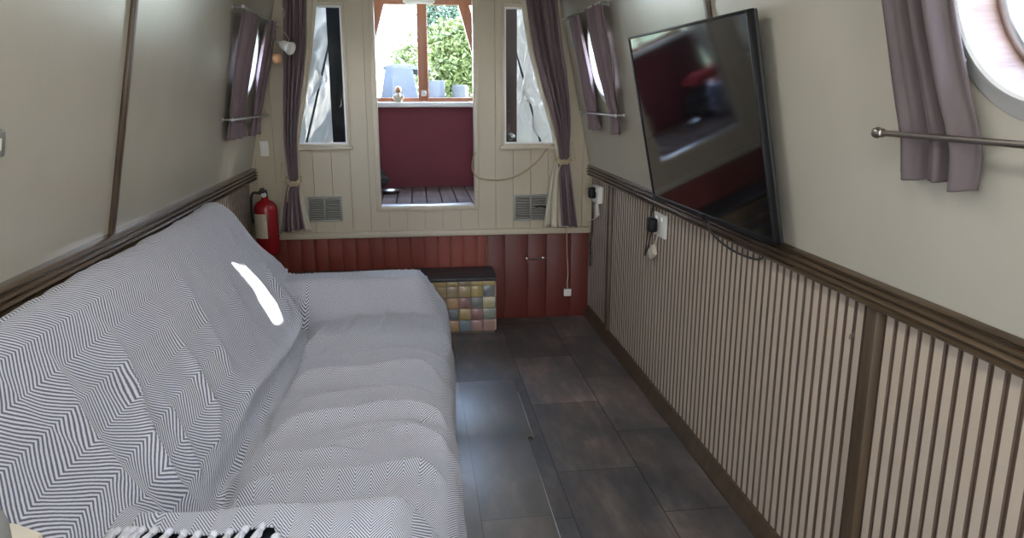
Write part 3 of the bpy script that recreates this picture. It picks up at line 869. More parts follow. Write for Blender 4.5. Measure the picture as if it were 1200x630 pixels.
# sofa body under it
sofa = thing('sofa', 'long sofa with dark navy arms mostly hidden by the herringbone throw', 'sofa', (-.38, 2.19, 0))
def extr_y(poly, y0, y1, bev):
    bm = bmesh.new()
    Mx = Matrix.Translation((0, y1, 0)) @ Matrix(((1, 0, 0), (0, 0, -1), (0, 1, 0))).to_4x4()
    add_prism(bm, poly, Mx, y1-y0, 0, bev); return bm
obj('backrest', extr_y([(-.84, .10), (-.54, .10), (-.545, .45), (-.762, .83), (-.79, .87), (-.83, .87)], 1.32, 3.08, .02), M['navy'], sofa)
obj('seat_base', extr_y([(-.80, .08), (.03, .08), (.03, .30), (-.80, .30)], 1.32, 3.05, .015), M['navy'], sofa)
obj('seat_cushion', extr_y([(-.40, .30), (.035, .30), (.035, .39), (-.02, .430), (-.34, .425), (-.40, .39)], 1.33, 3.04, .012), M['navy'], sofa)
for a, b in ((1.152, 1.295), (3.09, 3.222)):
    obj('arm', extr_y([(-.84, .06), (.010, .06), (.010, .44), (-.07, .572), (-.84, .572)], a, b, .028), M['navy'], sofa)
for x_ in (-.78, -.04):
    for y_ in (1.22, 3.15):
        bm = bmesh.new(); add_lathe(bm, [(0, 0.005), (.018, .005), (.024, .075), (0, .075)], Matrix.Translation((x_, y_, 0)), 16)
        obj('foot', bm, M['batten'], sofa)

# ------------------------------------------------------------------ television
tv = thing('television', 'large flat black television hung on the right side over the rail', 'television', (.95, 2.35, .945))
# frame: local x towards the stern (-y), y up, z into the room
ex = Vector((0, -1, 0)); ey = Vector((-math.sin(TH), 0, math.cos(TH))); ez = ex.cross(ey)
TV = Matrix.Translation((.9447, 2.352, .9475)) @ Matrix.Rotation(math.radians(1.7), 4, 'Z') @ Matrix((ex, ey, ez)).transposed().to_4x4()
TW, THH = .970, .622
bm = bmesh.new()
b_ = .009
add_box(bm, (0, b_*.9, -.009), (TW, b_*1.8, .020), .002, TV); add_box(bm, (0, THH-b_/2, -.009), (TW, b_, .020), .002, TV)
for s in (-1, 1): add_box(bm, (s*(TW/2-b_/2), THH/2, -.009), (b_, THH, .020), .002, TV)
obj('bezel', bm, M['black'], tv)
bm = bmesh.new(); add_box(bm, (0, THH/2+.004, -.006), (TW-.016, THH-.022, .006), 0, TV)
obj('screen', bm, M['screen'], tv)
bm = bmesh.new(); add_box(bm, (0, THH/2, -.024), (TW-.004, THH-.004, .012), .004, TV)
add_box(bm, (0, THH*.42, -.042), (TW*.72, THH*.66, .03), .012, TV)
obj('back_cover', bm, M['blackmat'], tv)
bm = bmesh.new(); add_box(bm, (0, .009, .002), (.045, .012, .004), .001, TV); add_box(bm, (0, -.004, -.006), (.05, .010, .012), .003, TV)
obj('sensor', bm, M['black'], tv)
bm = bmesh.new(); add_box(bm, (0, THH*.45, -.062), (.30, .22, .014), .003, TV)
obj('wall_bracket', bm, M['blackmat'], tv)
bm = bmesh.new()
add_tube(bm, smooth_path([(.955, 2.33, .945), (.962, 2.315, .905), (.985, 2.24, .872), (1.0, 2.15, .862), (1.012, 2.06, .868), (1.03, 2.03, .90)], 6), .0035, 8)
tag(obj('television_cable', bm, M['blackmat']), 'short black cable looping below the bottom edge of the television', 'cable')

# ------------------------------------------------------------------ hearth step with tiles
hs_ = thing('tiled_step', 'slate topped step clad in small coloured tiles before the bulkhead', 'step', (-.12, 4.22, 0))
bm = bmesh.new(); span(bm, -.70, .428, 4.100, 4.368, 0.0, .314)
obj('core', bm, M['grout'], hs_)
bm = bmesh.new(); span(bm, -.71, .440, 4.078, 4.360, .314, .337, .006, seg=3)
for v in bm.verts: v.co += Vector((0, noise.noise(v.co*30)*.0015, noise.noise(v.co*25)*.0012))
obj('slab', bm, M['slate'], hs_)
TC = [(.42, .31, .14), (.36, .27, .15), (.30, .24, .15), (.40, .30, .12), (.19, .19, .18), (.16, .17, .18), (.27, .15, .14), (.33, .20, .17), (.46, .40, .25), (.24, .25, .20), (.15, .19, .22), (.40, .25, .13)]
tm = [mat('tile_glaze_%d' % k, c, .3, var=.2, scale=(14, 14, 14)) for k, c in enumerate(TC)]
rows = [(.285, .312)]+[(.285-.0675*(k+1)+.002, .285-.0675*k-.0005) for k in range(4)]
pick = [[0, 0, 2, 3, 0], [1, 2, 1, 3, 5], [7, 11, 6, 4, 8], [10, 5, 0, 6, 9], [2, 11, 10, 7, 7]]
bm = bmesh.new(); rnd = random.Random(2)
for r, (za, zb) in enumerate(rows):
    for c in range(16):
        xb = .427-c*.0695; xa = xb-.0675
        k = pick[r][4-c] if c < 5 else rnd.randrange(12)
        span(bm, xa, xb, 4.091, 4.102, za, zb, .002, k)
    for c in range(4):
        span(bm, .426, .436, 4.101+c*.0655, 4.101+c*.0655+.0635, za, zb, .002, rnd.randrange(12))
obj('tile_cladding', bm, tm, hs_)

# ------------------------------------------------------------------ curtains
def curtain_grid(left, right, nrm, folds, amp, nu=90, nv=60, seed=0, hem=.004):
    """left / right: lists of (t, point) from top to bottom; nrm: direction of the fold depth"""
    P = np.zeros((nu, nv, 3)); nrm = Vector(nrm).normalized()
    def at(E, t):
        ts = [e[0] for e in E]
        pts = smooth_path([e[1] for e in E], 8)
        tt = np.interp(np.linspace(0, len(E)-1, len(pts)), range(len(E)), ts)
        return Vector([float(np.interp(t, tt, [p[k] for p in pts])) for k in range(3)])
    for j in range(nv):
        t = j/(nv-1); a, b = at(left, t), at(right, t)
        for i in range(nu):
            u = i/(nu-1)
            uw = u+.02*math.sin(2*PI*(u*2+seed))+.015*noise.noise(Vector((u*4, t*1.5, seed)))
            ph = 2*PI*folds*(u+.06*noise.noise(Vector((u*3, t*1.2, seed+3))))
            A = amp(t) if callable(amp) else amp
            w = math.sin(ph)+.35*math.sin(2.3*ph+seed)+.25*noise.noise(Vector((u*9, t*3, seed)))
            p = a.lerp(b, min(max(uw, 0), 1) if 0 < i < nu-1 else u)+nrm*(A*w)
            p.z += hem*math.sin(ph*.5+seed)*t
            P[i, j] = p
    return P
def solid(o, th=.003):
    s = o.modifiers.new('thick', 'SOLIDIFY'); s.thickness = th; return o
def rod(name, pts, r, label, m, group, fin=True):
    t = thing(name, label, 'curtain rod', pts[0], group)
    bm = bmesh.new(); add_tube(bm, pts, r, 14); obj('pole', bm, m, t)
    a, b = Vector(pts[0]), Vector(pts[-1]); d = (b-a).normalized()
    for e, dd in ((a, -d), (b, d)):
        if fin:
            R = Vector((0, 0, 1)).rotation_difference(dd).to_matrix().to_4x4(); k = r/.007
            bm = bmesh.new(); add_lathe(bm, [(.006*k, -.004*k), (.010*k, -.002*k), (.010*k, .002*k), (.007*k, .004*k), (.011*k, .010*k), (.0135*k, .018*k), (.012*k, .027*k), (.006*k, .033*k), (0, .034*k)], Matrix.Translation(e) @ R, 20)
            obj('finial', bm, m, t)
    return t
def brackets(t, W, ys, z, off, m):
    for y in ys:
        bm = bmesh.new(); add_tube(bm, [W(y, z, -.002), W(y, z, off)], .004, 8)
        fr = frame_R(y, z) if W is WR else frame_L(y, z)
        add_lathe(bm, [(0, .003), (.010, .003), (.011, 0), (0, 0)], fr, 14)
        obj('bracket', bm, m, t)
# near right porthole
G = 'curtains at the nearest right porthole'
t = rod('curtain_rod', [WR(1.365, 1.276, .052), WR(.64, 1.276, .052)], .0058, 'lower pewter curtain rod with rounded finial at the near porthole', M['nickel'], 'pewter rods at the near porthole')
brackets(t, WR, (1.352, .655), 1.276, .052, M['nickel'])
t = rod('curtain_rod', [WR(1.40, 1.80, .052), WR(.60, 1.80, .052)], .0058, 'upper pewter curtain rod above the near porthole', M['nickel'], 'pewter rods at the near porthole')
brackets(t, WR, (1.385, .615), 1.80, .052, M['nickel'])
def near_curtain(s, label):
    yy = lambda d: 1.016+s*d
    top = 1.83
    lf = [(0, WR(yy(.372), top, .045)), (.45, WR(yy(.352), 1.53, .035)), (.80, WR(yy(.338), 1.30, .028)), (.86, WR(yy(.335), 1.262, .028)), (1, WR(yy(.340), 1.198, .030))]
    rg = [(0, WR(yy(.155), top, .045)), (.42, WR(yy(.172), 1.53, .036)), (.70, WR(yy(.150), 1.37, .030)), (.86, WR(yy(.128), 1.270, .028)), (1, WR(yy(.136), 1.190, .034))]
    return solid(tag(grid_mesh('curtain', curtain_grid(lf, rg, (1, 0, SL), 3.2, .014, seed=1.2+s), M['curtaingrey'], None), label, 'curtain', G))
near_curtain(1, 'grey mauve curtain tucked behind the lower rod left of the near porthole')
near_curtain(-1, 'grey mauve curtain on the nearer side of the near porthole')
# far right porthole
def small_pair(W, side, spec, rods, labs, rl):
    for (lf, rg, sd), l in zip(spec, labs):
        n_ = (1, 0, SL) if W is WR else (-1, 0, SL)
        f = lambda E: [(t_, W(y, z, o)) for t_, y, z, o in E]
        solid(tag(grid_mesh('curtain', curtain_grid(f(lf), f(rg), n_, 2.6, lambda t_: .012*(1-.4*math.exp(-((t_-.86)/.1)**2)), nu=64, seed=sd), M['curtain']), l, 'curtain', 'mauve curtains at the far portholes'))
    for (ya, yb, z, off), l in zip(rods, rl):
        t = rod('curtain_rod', [W(ya, z, off), W(yb, z, off)], .0052, l, M['chrome'], 'thin chrome rods at the far portholes', True)
        brackets(t, W, (ya-.02 if ya > yb else ya+.02, yb+.02 if ya > yb else yb-.02), z, off, M['chrome'])
small_pair(WR, 'R',
    [([(0, 3.985, 1.735, .045), (.5, 3.99, 1.46, .035), (.86, 4.03, 1.25, .030), (1, 4.045, 1.165, .034)],
      [(0, 3.80, 1.735, .045), (.5, 3.80, 1.46, .036), (.86, 3.815, 1.25, .030), (1, 3.80, 1.165, .036)], .4),
     ([(0, 3.625, 1.735, .045), (.4, 3.625, 1.5, .038), (.70, 3.56, 1.34, .034), (.86, 3.53, 1.25, .030), (1, 3.56, 1.165, .034)],
      [(0, 3.32, 1.74, .045), (.4, 3.335, 1.5, .036), (.70, 3.37, 1.34, .034), (.86, 3.40, 1.25, .030), (1, 3.41, 1.165, .036)], 2.2)],
    [(4.09, 3.34, 1.735, .05), (4.10, 3.385, 1.253, .05)],
    ('mauve curtain on the bow side of the far right porthole', 'wider mauve curtain on the near side of the far right porthole'),
    ('upper chrome rod at the far right porthole', 'lower chrome rod across the curtains of the far right porthole'))
small_pair(WL, 'L',
    [([(0, 3.49, 1.705, .045), (.5, 3.52, 1.42, .036), (.86, 3.565, 1.225, .030), (1, 3.54, 1.145, .034)],
      [(0, 3.80, 1.705, .045), (.5, 3.80, 1.42, .036), (.86, 3.86, 1.225, .030), (1, 3.93, 1.14, .036)], 1.1),
     ([(0, 4.03, 1.715, .045), (.5, 4.02, 1.42, .036), (.86, 4.06, 1.225, .030), (1, 4.03, 1.14, .034)],
      [(0, 4.25, 1.715, .045), (.5, 4.24, 1.42, .036), (.86, 4.25, 1.225, .030), (1, 4.27, 1.14, .036)], 3.3)],
    [(3.45, 4.27, 1.71, .05), (3.53, 4.315, 1.236, .05)],
    ('mauve curtain on the near side of the far left porthole', 'mauve curtain on the bow side of the far left porthole'),
    ('upper chrome rod at the far left porthole', 'lower chrome rod across the curtains of the far left porthole'))
# long tied curtains on the bulkhead
def bulk(side, label):
    t = thing('tied_curtain', label, 'curtain', ((-.72 if side < 0 else .80), D-.06, 1.9), 'long tied curtains on the bulkhead')
    y = D-.062
    def E(L, dy=0): return [(a, Vector((x_, y+dy, z_))) for a, x_, z_ in L]
    if side < 0:
        lf = [(0, -.664, 1.93), (.25, -.688, 1.574), (.46, -.706, 1.305), (.63, -.718, 1.097), (.75, -.712, .93), (.80, -.708, .87), (.88, -.738, .766), (1, -.768, .586)]
        rg = [(0, -.552, 1.93), (.25, -.576, 1.574), (.46, -.620, 1.305), (.63, -.648, 1.097), (.75, -.655, .93), (.80, -.655, .87), (.88, -.656, .766), (1, -.640, .600)]
        ll = [(0, -.60, 1.92), (.25, -.60, 1.574), (.46, -.64, 1.305), (.63, -.67, 1.097), (.75, -.685, .93), (.80, -.70, .87), (.88, -.75, .766), (1, -.795, .575)]
        lr = [(0, -.490, 1.92), (.25, -.540, 1.574), (.46, -.594, 1.305), (.63, -.638, 1.097), (.75, -.650, .93), (.80, -.648, .87), (.88, -.635, .766), (1, -.605, .590)]
        ti = (-.682, .872, .040)
    else:
        lf = [(0, .615, 1.95), (.22, .672, 1.629), (.40, .732, 1.397), (.57, .799, 1.183), (.70, .832, 1.012), (.78, .828, .913), (1, .850, .590)]
        rg = [(0, .785, 1.95), (.22, .828, 1.65), (.40, .868, 1.42), (.57, .889, 1.20), (.70, .885, 1.012), (.80, .900, .88), (1, .940, .580)]
        ll = [(0, .590, 1.95), (.22, .645, 1.629), (.40, .706, 1.397), (.57, .775, 1.183), (.70, .816, 1.012), (.80, .790, .88), (1, .745, .580)]
        lr = [(0, .75, 1.94), (.22, .78, 1.629), (.40, .82, 1.397), (.57, .85, 1.183), (.70, .865, 1.012), (.80, .845, .88), (1, .872, .575)]
        ti = (.853, .975, .046)
    amp = lambda q: .022*(1-.55*math.exp(-((q-.76)/.12)**2))
    solid(grid_mesh('drape', curtain_grid(E(lf), E(rg), (0, -1, 0), 4.3, amp, 110, 80, seed=2.0+side), M['curtain'], t))
    o = solid(grid_mesh('lining', curtain_grid(E(ll, .022), E(lr, .022), (0, -1, 0), 2.4, lambda q: .010, 70, 60, seed=5.0+side), M['lining'], t)); o['label'] = 'cream lining'
    bm = bmesh.new()
    for dz in (-.010, 0, .010):
        pts = [(ti[0]+ti[2]*math.cos(a), y+.004+.036*math.sin(a), ti[1]+dz+.012*math.cos(a*2)+.004*math.sin(a*7)) for a in np.linspace(0, 2*PI, 26)]
        add_tube(bm, pts, .0048, 8)
    hook = (ti[0]+.07*(1 if side > 0 else -1), D-.008, ti[1]+.10)
    add_tube(bm, smooth_path([(ti[0]+ti[2]*.6*side, y+.03, ti[1]), (hook[0]+.01*side, D-.02, ti[1]-.0), hook], 6), .0035, 8)
    add_tube(bm, smooth_path([(ti[0]-.01, y-.036, ti[1]), (ti[0]-.03, y-.04, ti[1]-.05), (ti[0]-.038, y-.04, ti[1]-.11)], 5), [.0035]*10+[.006], 8)
    ob = obj('tieback', bm, M['rope'], t); ob['label'] = 'cream rope tieback'
bulk(-1, 'long mauve curtain tied back on the left of the bulkhead')
bulk(1, 'long mauve curtain tied back with rope on the right of the bulkhead')
t = rod('curtain_rod', [(-.56, D-.06, 1.925), (-.68, D-.06, 1.925)], .006, 'short rod over the left bulkhead curtain', M['nickel'], 'bulkhead curtain rods', False)
t = rod('curtain_rod', [(.60, D-.06, 1.925), (.85, D-.06, 1.925)], .006, 'short rod over the right bulkhead curtain', M['nickel'], 'bulkhead curtain rods', False)

# ------------------------------------------------------------------ fittings on the walls
# spot lamp by the left curtain
t = thing('spot_lamp', 'small cream spot lamp on the left side near the bulkhead curtain', 'lamp', (-.72, 4.2, 1.60))
SPM = Matrix.Translation((-.655, 4.16, 1.592)) @ Vector((0, 0, 1)).rotation_difference(Vector((.75, -.45, -.35)).normalized()).to_matrix().to_4x4()
bm = bmesh.new(); add_lathe(bm, [(0, -.034), (.018, -.032), (.024, -.020), (.028, .012), (.035, .034), (.033, .034), (.025, .010), (.0, .006)], SPM, 28)
obj('lamp_shade', bm, M['whiteplastic'], t)
bm = bmesh.new(); add_lathe(bm, [(0, .020), (.018, .018), (.022, .010), (0, .007)], SPM, 20)
obj('bulb', bm, M['white'], t)
bm = bmesh.new(); add_tube(bm, smooth_path([WL(4.315, 1.62, .004), (-.735, 4.27, 1.63), (-.70, 4.18, 1.615), (-.675, 4.17, 1.602)], 5), .006, 8)
add_lathe(bm, [(0, .016), (.016, .015), (.030, .006), (.031, 0), (0, 0)], frame_L(4.315, 1.62), 24)
obj('arm', bm, M['whiteplastic'], t)
bm = bmesh.new(); a = WL(4.315, 1.64, .012)
add_tube(bm, smooth_path([a, (-.70, 4.15, 1.68), (-.66, 4.12, 1.715), (-.645, 4.12, 1.76), (-.665, 4.14, 1.80), (-.66, 4.16, 1.86), (-.67, 4.18, CEIL-.003)], 6), .0022, 7)
add_tube(bm, smooth_path([(-.70, 4.18, 1.615), (-.69, 4.12, 1.67), (-.66, 4.11, 1.665), (-.635, 4.12, 1.63), (-.64, 4.14, 1.60)], 6), .002, 7)
obj('flex', bm, M['rope'], t)
t = thing('hanging_ornament', 'peach coloured ball ornament hanging below the spot lamp', 'ornament', (-.725, 4.12, 1.53))
bm = bmesh.new(); add_lathe(bm, [(0, .030), (.012, .028), (.024, .018), (.029, .002), (.026, -.014), (.015, -.026), (0, -.029)], Matrix.Translation((-.700, 4.12, 1.528)), 24)
obj('ball', bm, M['peach'], t)
bm = bmesh.new(); add_tube(bm, smooth_path([(-.700, 4.12, 1.556), (-.704, 4.13, 1.585), (-.718, 4.165, 1.612)], 5), .0018, 6)
add_tube(bm, smooth_path([(-.706, 4.12, 1.552), (-.722, 4.13, 1.60), (-.735, 4.22, 1.64), WL(4.31, 1.655, .01)], 5), .0018, 6)
obj('string', bm, M['rope'], t)

def wall_plate(name, label, cat, Mx, w, h, d, m, extra=None, group=None):
    t = thing(name, label, cat, tuple(Mx.translation), group)
    bm = bmesh.new(); add_box(bm, (0, 0, d/2), (w, h, d), .003, Mx, seg=3)
    obj('plate', bm, m, t); return t
BF = lambda x_, z_: Matrix.Translation((x_, D, z_)) @ Matrix(((1, 0, 0), (0, 0, -1), (0, 1, 0))).to_4x4()
t = wall_plate('light_switch', 'white rocker switch at the left end of the bulkhead', 'switch', BF(-.838, 1.052), .048, .085, .024, M['whiteplastic'])
bm = bmesh.new(); add_box(bm, (0, 0, .026), (.018, .034, .006), .002, BF(-.838, 1.052)); obj('rocker', bm, M['white'], t)
t = wall_plate('light_switch', 'small pale grey switch on the left side at the photo edge', 'switch', frame_L(1.642, 1.252), .08, .055, .012, M['vent'])
bm = bmesh.new(); add_box(bm, (.008, 0, .014), (.016, .026, .006), .002, frame_L(1.642, 1.252)); obj('rocker', bm, M['whiteplastic'], t)

# louvred vents
def vent(x0, x1, z0, z1, label):
    t = thing('louvre_vent', label, 'vent', ((x0+x1)/2, D, z0), 'louvre vents low on the bulkhead')
    bm = bmesh.new(); frame_rect(bm, (x0+.012, x1-.012, z0+.012, z1-.012), .012, D-.008, D+.001, .002)
    xm = (x0+x1)/2; span(bm, xm-.006, xm+.006, D-.008, D+.001, z0+.012, z1-.012, .002)
    obj('frame', bm, M['vent'], t)
    bm = bmesh.new(); span(bm, x0+.012, x1-.012, D-.0008, D+.0005, z0+.012, z1-.012); obj('backing', bm, M['ribdark'], t)
    n_ = 9; st = (z1-z0-.024)/n_
    for a, b in ((x0+.012, xm-.006), (xm+.006, x1-.012)):
        bm = bmesh.new()
        for k in range(n_):
            zc = z0+.012+(k+.5)*st
            add_box(bm, (0, 0, 0), (b-a, .010, st*.55), .001, Matrix.Translation(((a+b)/2, D-.004, zc)) @ Matrix.Rotation(-.6, 4, 'X'))
        obj('louvre', bm, M['vent'], t)
vent(-.628, -.430, .630, .775, 'louvred vent at the foot of the left bulkhead curtain')
vent(.572, .775, .612, .768, 'louvred vent beside the right bulkhead curtain hem')
bm = bmesh.new(); add_tube(bm, smooth_path([(.70, D-.012, .695), (.735, D-.022, .700), (.775, D-.02, .690), (.80, D-.03, .70)], 5), .006, 8)
tag(obj('dark_lead', bm, M['blackmat']), 'short dark lead poking out across the right louvred vent', 'cable')

# fire extinguisher
t = thing('fire_extinguisher', 'red fire extinguisher with cream label in the left bow corner', 'fire extinguisher', (-.832, 4.215, .475))
EX = Matrix.Translation((-.832, 4.215, .475))
bm = bmesh.new(); add_lathe(bm, [(0, 0), (.052, 0), (.060, .006), (.062, .02), (.062, .255), (.058, .275), (.044, .295), (.024, .305), (.018, .312), (.018, .325), (0, .325)], EX, 40)
obj('cylinder', bm, M['red'], t)
bm = bmesh.new()
for k in range(14):
    pass
pr = []
for k in range(25):
    a = math.radians(-178+k*100/24)
    pr.append((.0628*math.cos(a), .0628*math.sin(a)))
vs = [[bm.verts.new(EX @ Vector((x_, y_, z_))) for x_, y_ in pr] for z_ in (.10, .235)]
for k in range(24): bm.faces.new((vs[0][k], vs[0][k+1], vs[1][k+1], vs[1][k]))
obj('label_sticker', bm, M['labelpaper'], t)
bm = bmesh.new(); add_lathe(bm, [(0, .322), (.017, .322), (.017, .345), (.012, .352), (0, .352)], EX, 20)
span(bm, -.012, .012, -.075, .02, .352, .360, .002, 0, EX); span(bm, -.010, .010, -.085, .015, .372, .380, .002, 0, EX @ Matrix.Rotation(.14, 4, 'X'))
obj('valve', bm, M['blackmat'], t)
bm = bmesh.new(); add_lathe(bm, [(0, .018), (.013, .018), (.014, 0), (0, 0)], EX @ Matrix.Translation((0, -.015, .336)) @ Matrix.Rotation(PI/2, 4, 'X'), 18)
obj('gauge', bm, M['whiteplastic'], t)
bm = bmesh.new(); add_tube(bm, smooth_path([EX @ Vector((-.015, 0, .34)), EX @ Vector((-.06, -.01, .345)), EX @ Vector((-.073, -.01, .29)), EX @ Vector((-.070, -.01, .18))], 6), .007, 8)
obj('hose', bm, M['blackmat'], t)
bm = bmesh.new(); span(bm, -.87, -.79, 4.272, 4.285, .55, .73, .003); span(bm, -.845, -.82, 4.28, D+.004, .60, .70, .003)
add_tube(bm, [EX @ Vector((.0635*math.cos(a), .0635*math.sin(a), .10)) for a in np.linspace(-.2, PI+.2, 20)], .003, 6)
obj('bracket', bm, M['blackmat'], t)

# sockets on the ribbed panel (facing -x)
SX = XR
def sock_frame(y, z): 
    ex_ = Vector((0, -1, 0)); ey_ = Vector((0, 0, 1)); ez_ = ex_.cross(ey_)
    return Matrix.Translation((SX, y, z)) @ Matrix((ex_, ey_, ez_)).transposed().to_4x4()
def socket(y, z, w, h, d, label, plug_dx):
    F = sock_frame(y, z)
    t = wall_plate('wall_socket', label, 'socket', F, w, h, d, M['whiteplastic'], group='white wall sockets on the ribbed panel')
    for dx in (-.035, .035):
        bm = bmesh.new(); add_box(bm, (dx, h*.28, d+.003), (.012, .018, .006), .0015, F); obj('switch_rocker', bm, M['white'], t)
    return F
F1 = socket(4.155, .790, .135, .095, .03, 'white socket nearest the bow corner of the ribbed panel', 0)
F2 = socket(3.055, .800, .150, .100, .012, 'white double socket below the bow end of the television', 0)
def plug(F, dx, dz, label, d):
    t = thing('plug', label, 'plug', tuple((F @ Vector((dx, dz, d)))), 'black plugs in the wall sockets')
    bm = bmesh.new(); add_box(bm, (dx, dz, d+.02), (.052, .062, .038), .009, F, seg=3); obj('plug_body', bm, M['black'], t)
    return t
plug(F1, .01, .01, 'black plug in the socket nearest the bow corner', .03)
t = plug(F2, -.040, -.005, 'black plug in the double socket below the television', .012)
bm = bmesh.new(); add_tube(bm, smooth_path([F2 @ Vector((-.040, -.036, .03)), F2 @ Vector((-.050, -.075, .035)), F2 @ Vector((-.085, -.115, .030)), F2 @ Vector((-.150, -.165, .022)), F2 @ Vector((-.135, -.09, .02)), F2 @ Vector((-.10, .01, .02)), F2 @ Vector((-.075, .06, .02)), F2 @ Vector((-.060, .085, .02))], 6), .0032, 8)
obj('lead', bm, M['blackmat'], t)
t = thing('hanging_tag', 'small white inline switch dangling under the bow corner socket', 'switch', tuple(F1 @ Vector((0, -.1, .02))), None)
bm = bmesh.new(); add_box(bm, (0, 0, .014), (.042, .075, .018), .004, F1 @ Matrix.Translation((.0, -.095, .002)) @ Matrix.Rotation(.5, 4, 'Z'), seg=3); obj('case', bm, M['whiteplastic'], t)
bm = bmesh.new(); add_tube(bm, smooth_path([F1 @ Vector((0, -.045, .028)), F1 @ Vector((-.01, -.06, .02)), F1 @ Vector((-.012, -.07, .016))], 4), .002, 6)
add_tube(bm, smooth_path([F1 @ Vector((.012, -.125, .016)), F1 @ Vector((-.04, -.15, .02)), F1 @ Vector((-.10, -.17, .03)), F1 @ Vector((-.16, -.19, .03))], 4), .002, 6)
obj('lead', bm, M['whiteplastic'], t)
t = thing('dangling_adapter', 'translucent white adapter dangling under the double socket', 'adapter', tuple(F2 @ Vector((-.03, -.13, .02))))
bm = bmesh.new(); add_box(bm, (0, 0, .014), (.065, .05, .022), .008, F2 @ Matrix.Translation((-.055, -.130, .004)) @ Matrix.Rotation(.6, 4, 'Z'), seg=3); obj('case', bm, M['lining'], t)
bm = bmesh.new(); add_tube(bm, smooth_path([F2 @ Vector((.0, -.045, .014)), F2 @ Vector((-.018, -.075, .018)), F2 @ Vector((-.045, -.115, .018))], 5), .002, 6); obj('lead', bm, M['whiteplastic'], t)
bm = bmesh.new(); fr = sock_frame(4.31, .5)
add_tube(bm, smooth_path([fr @ Vector((0, .22, .006)), fr @ Vector((.02, .05, .008)), fr @ Vector((-.01, -.05, .01)), fr @ Vector((.03, -.11, .012)), fr @ Vector((.0, -.17, .01)), fr @ Vector((-.02, -.12, .01)), fr @ Vector((0.0, -.06, .009))], 6), .0028, 6)
tag(obj('black_wire', bm, M['blackmat']), 'thin black wire looping down the bow corner of the ribbed panel', 'cable')
# cables on the bulkhead
bm = bmesh.new()
add_tube(bm, smooth_path([(.346, D-.016, 1.02), (.331, D-.020, .99), (.325, D-.020, .93), (.345, D-.020, .885), (.40, D-.014, .862), (.50, D-.012, .858), (.60, D-.012, .885), (.70, D-.012, .955), (.78, D-.014, 1.045), (.83, D-.016, 1.06)], 8), .0042, 8)
tag(obj('cream_cable', bm, mat('tan_cable', (.36, .28, .16), .6)), 'cream cable sagging from the doorway to the right curtain', 'cable')
t = thing('pull_cord', 'thin cord with a white switch hanging before the dark red door', 'cord', (.905, D-.03, .53))
bm = bmesh.new(); add_tube(bm, smooth_path([(.885, D-.035, .60), (.890, D-.030, .50), (.897, D-.014, .40), (.905, D-.012, .28), (.901, D-.010, .22), (.905, D-.010, .185)], 6), .0028, 7)
obj('cord', bm, M['rope'], t)
bm = bmesh.new(); span(bm, .884, .928, D-.014, D+.010, .135, .180, .004, seg=3); obj('switch_box', bm, M['whiteplastic'], t)
bm = bmesh.new(); span(bm, .898, .914, D-.018, D-.013, .150, .166, .002); obj('button', bm, M['white'], t)
# small hooks on the ribbed panel
for y, z_, l in ((1.60, .78, 'tiny nail hole mark high on the nearest ribbed panel'), (1.515, .735, 'small screw head on the near dark batten')):
    t = wall_plate('small_hook', l, 'hook', sock_frame(y, z_) @ Matrix.Translation((0, 0, .0 if y > 1.5 else .019)), .008, .012, .004, M['nickel'])
    bm = bmesh.new(); F = sock_frame(y, z_)
    o_ = .0 if y > 1.5 else .019
    add_tube(bm, smooth_path([F @ Vector((0, .003, o_)), F @ Vector((0, .002, o_+.010)), F @ Vector((0, -.008, o_+.012)), F @ Vector((0, -.010, o_+.007))], 4), .0015, 6)
    obj('hook_wire', bm, M['nickel'], t)

# cream cabinet whose corner shows at the photo's lower left, with a grey cushion on it
t = thing('cabinet', 'cream cabinet corner at the near end of the sofa', 'cabinet', (-.66, .54, 0))
bm = bmesh.new(); add_prism(bm, [(-.895, .28), (-.43, .28), (-.402, .757), (-.440, .781), (-.50, .79), (-.885, .79)], Matrix.Translation((0, 0, .878)), .022, 0, .004)
obj('worktop', bm, M['creamtrim'], t)
bm = bmesh.new(); span(bm, -.90, -.45, .30, .755, 0.0, .878, .003); obj('carcass', bm, M['plank'], t)
bm = bmesh.new(); span(bm, -.451, -.435, .32, .735, .10, .85, .004); dr = obj('door', bm, M['creamtrim'], t)
bm = bmesh.new(); add_lathe(bm, [(0, .02), (.010, .019), (.014, .012), (.007, .006), (.007, 0), (0, 0)], Matrix.Translation((-.436, .38, .60)) @ Matrix.Rotation(PI/2, 4, 'Y'), 18); obj('knob', bm, M['nickel'], dr)
bm = bmesh.new(); bmesh.ops.create_icosphere(bm, subdivisions=5, radius=1)
for v in bm.verts:
    q = Vector([math.copysign(abs(c)**.55, c) for c in v.co])
    v.co = Vector((-.600+q.x*.235, .508+q.y*.235, .946+q.z*.046))
tag(obj('cushion', bm, M['greycloth']), 'rounded plain grey cushion on the cream cabinet', 'cushion')

# unseen ceiling lamps above the frame, added to brighten the cabin
for k, y in enumerate((-1.2, .3, 1.8, 3.2)):
    t = thing('added_fill_lamp', 'added round white fill lamp in an unseen row along the ceiling', 'lamp', (.06, y, CEIL), 'added round fill lamps')
    bm = bmesh.new(); add_lathe(bm, [(.0, .0), (.09, 0), (.09, -.012), (.075, -.018), (.072, -.010), (0, -.010)], Matrix.Translation((.06, y, CEIL)), 32)
    obj('rim', bm, M['white'], t)

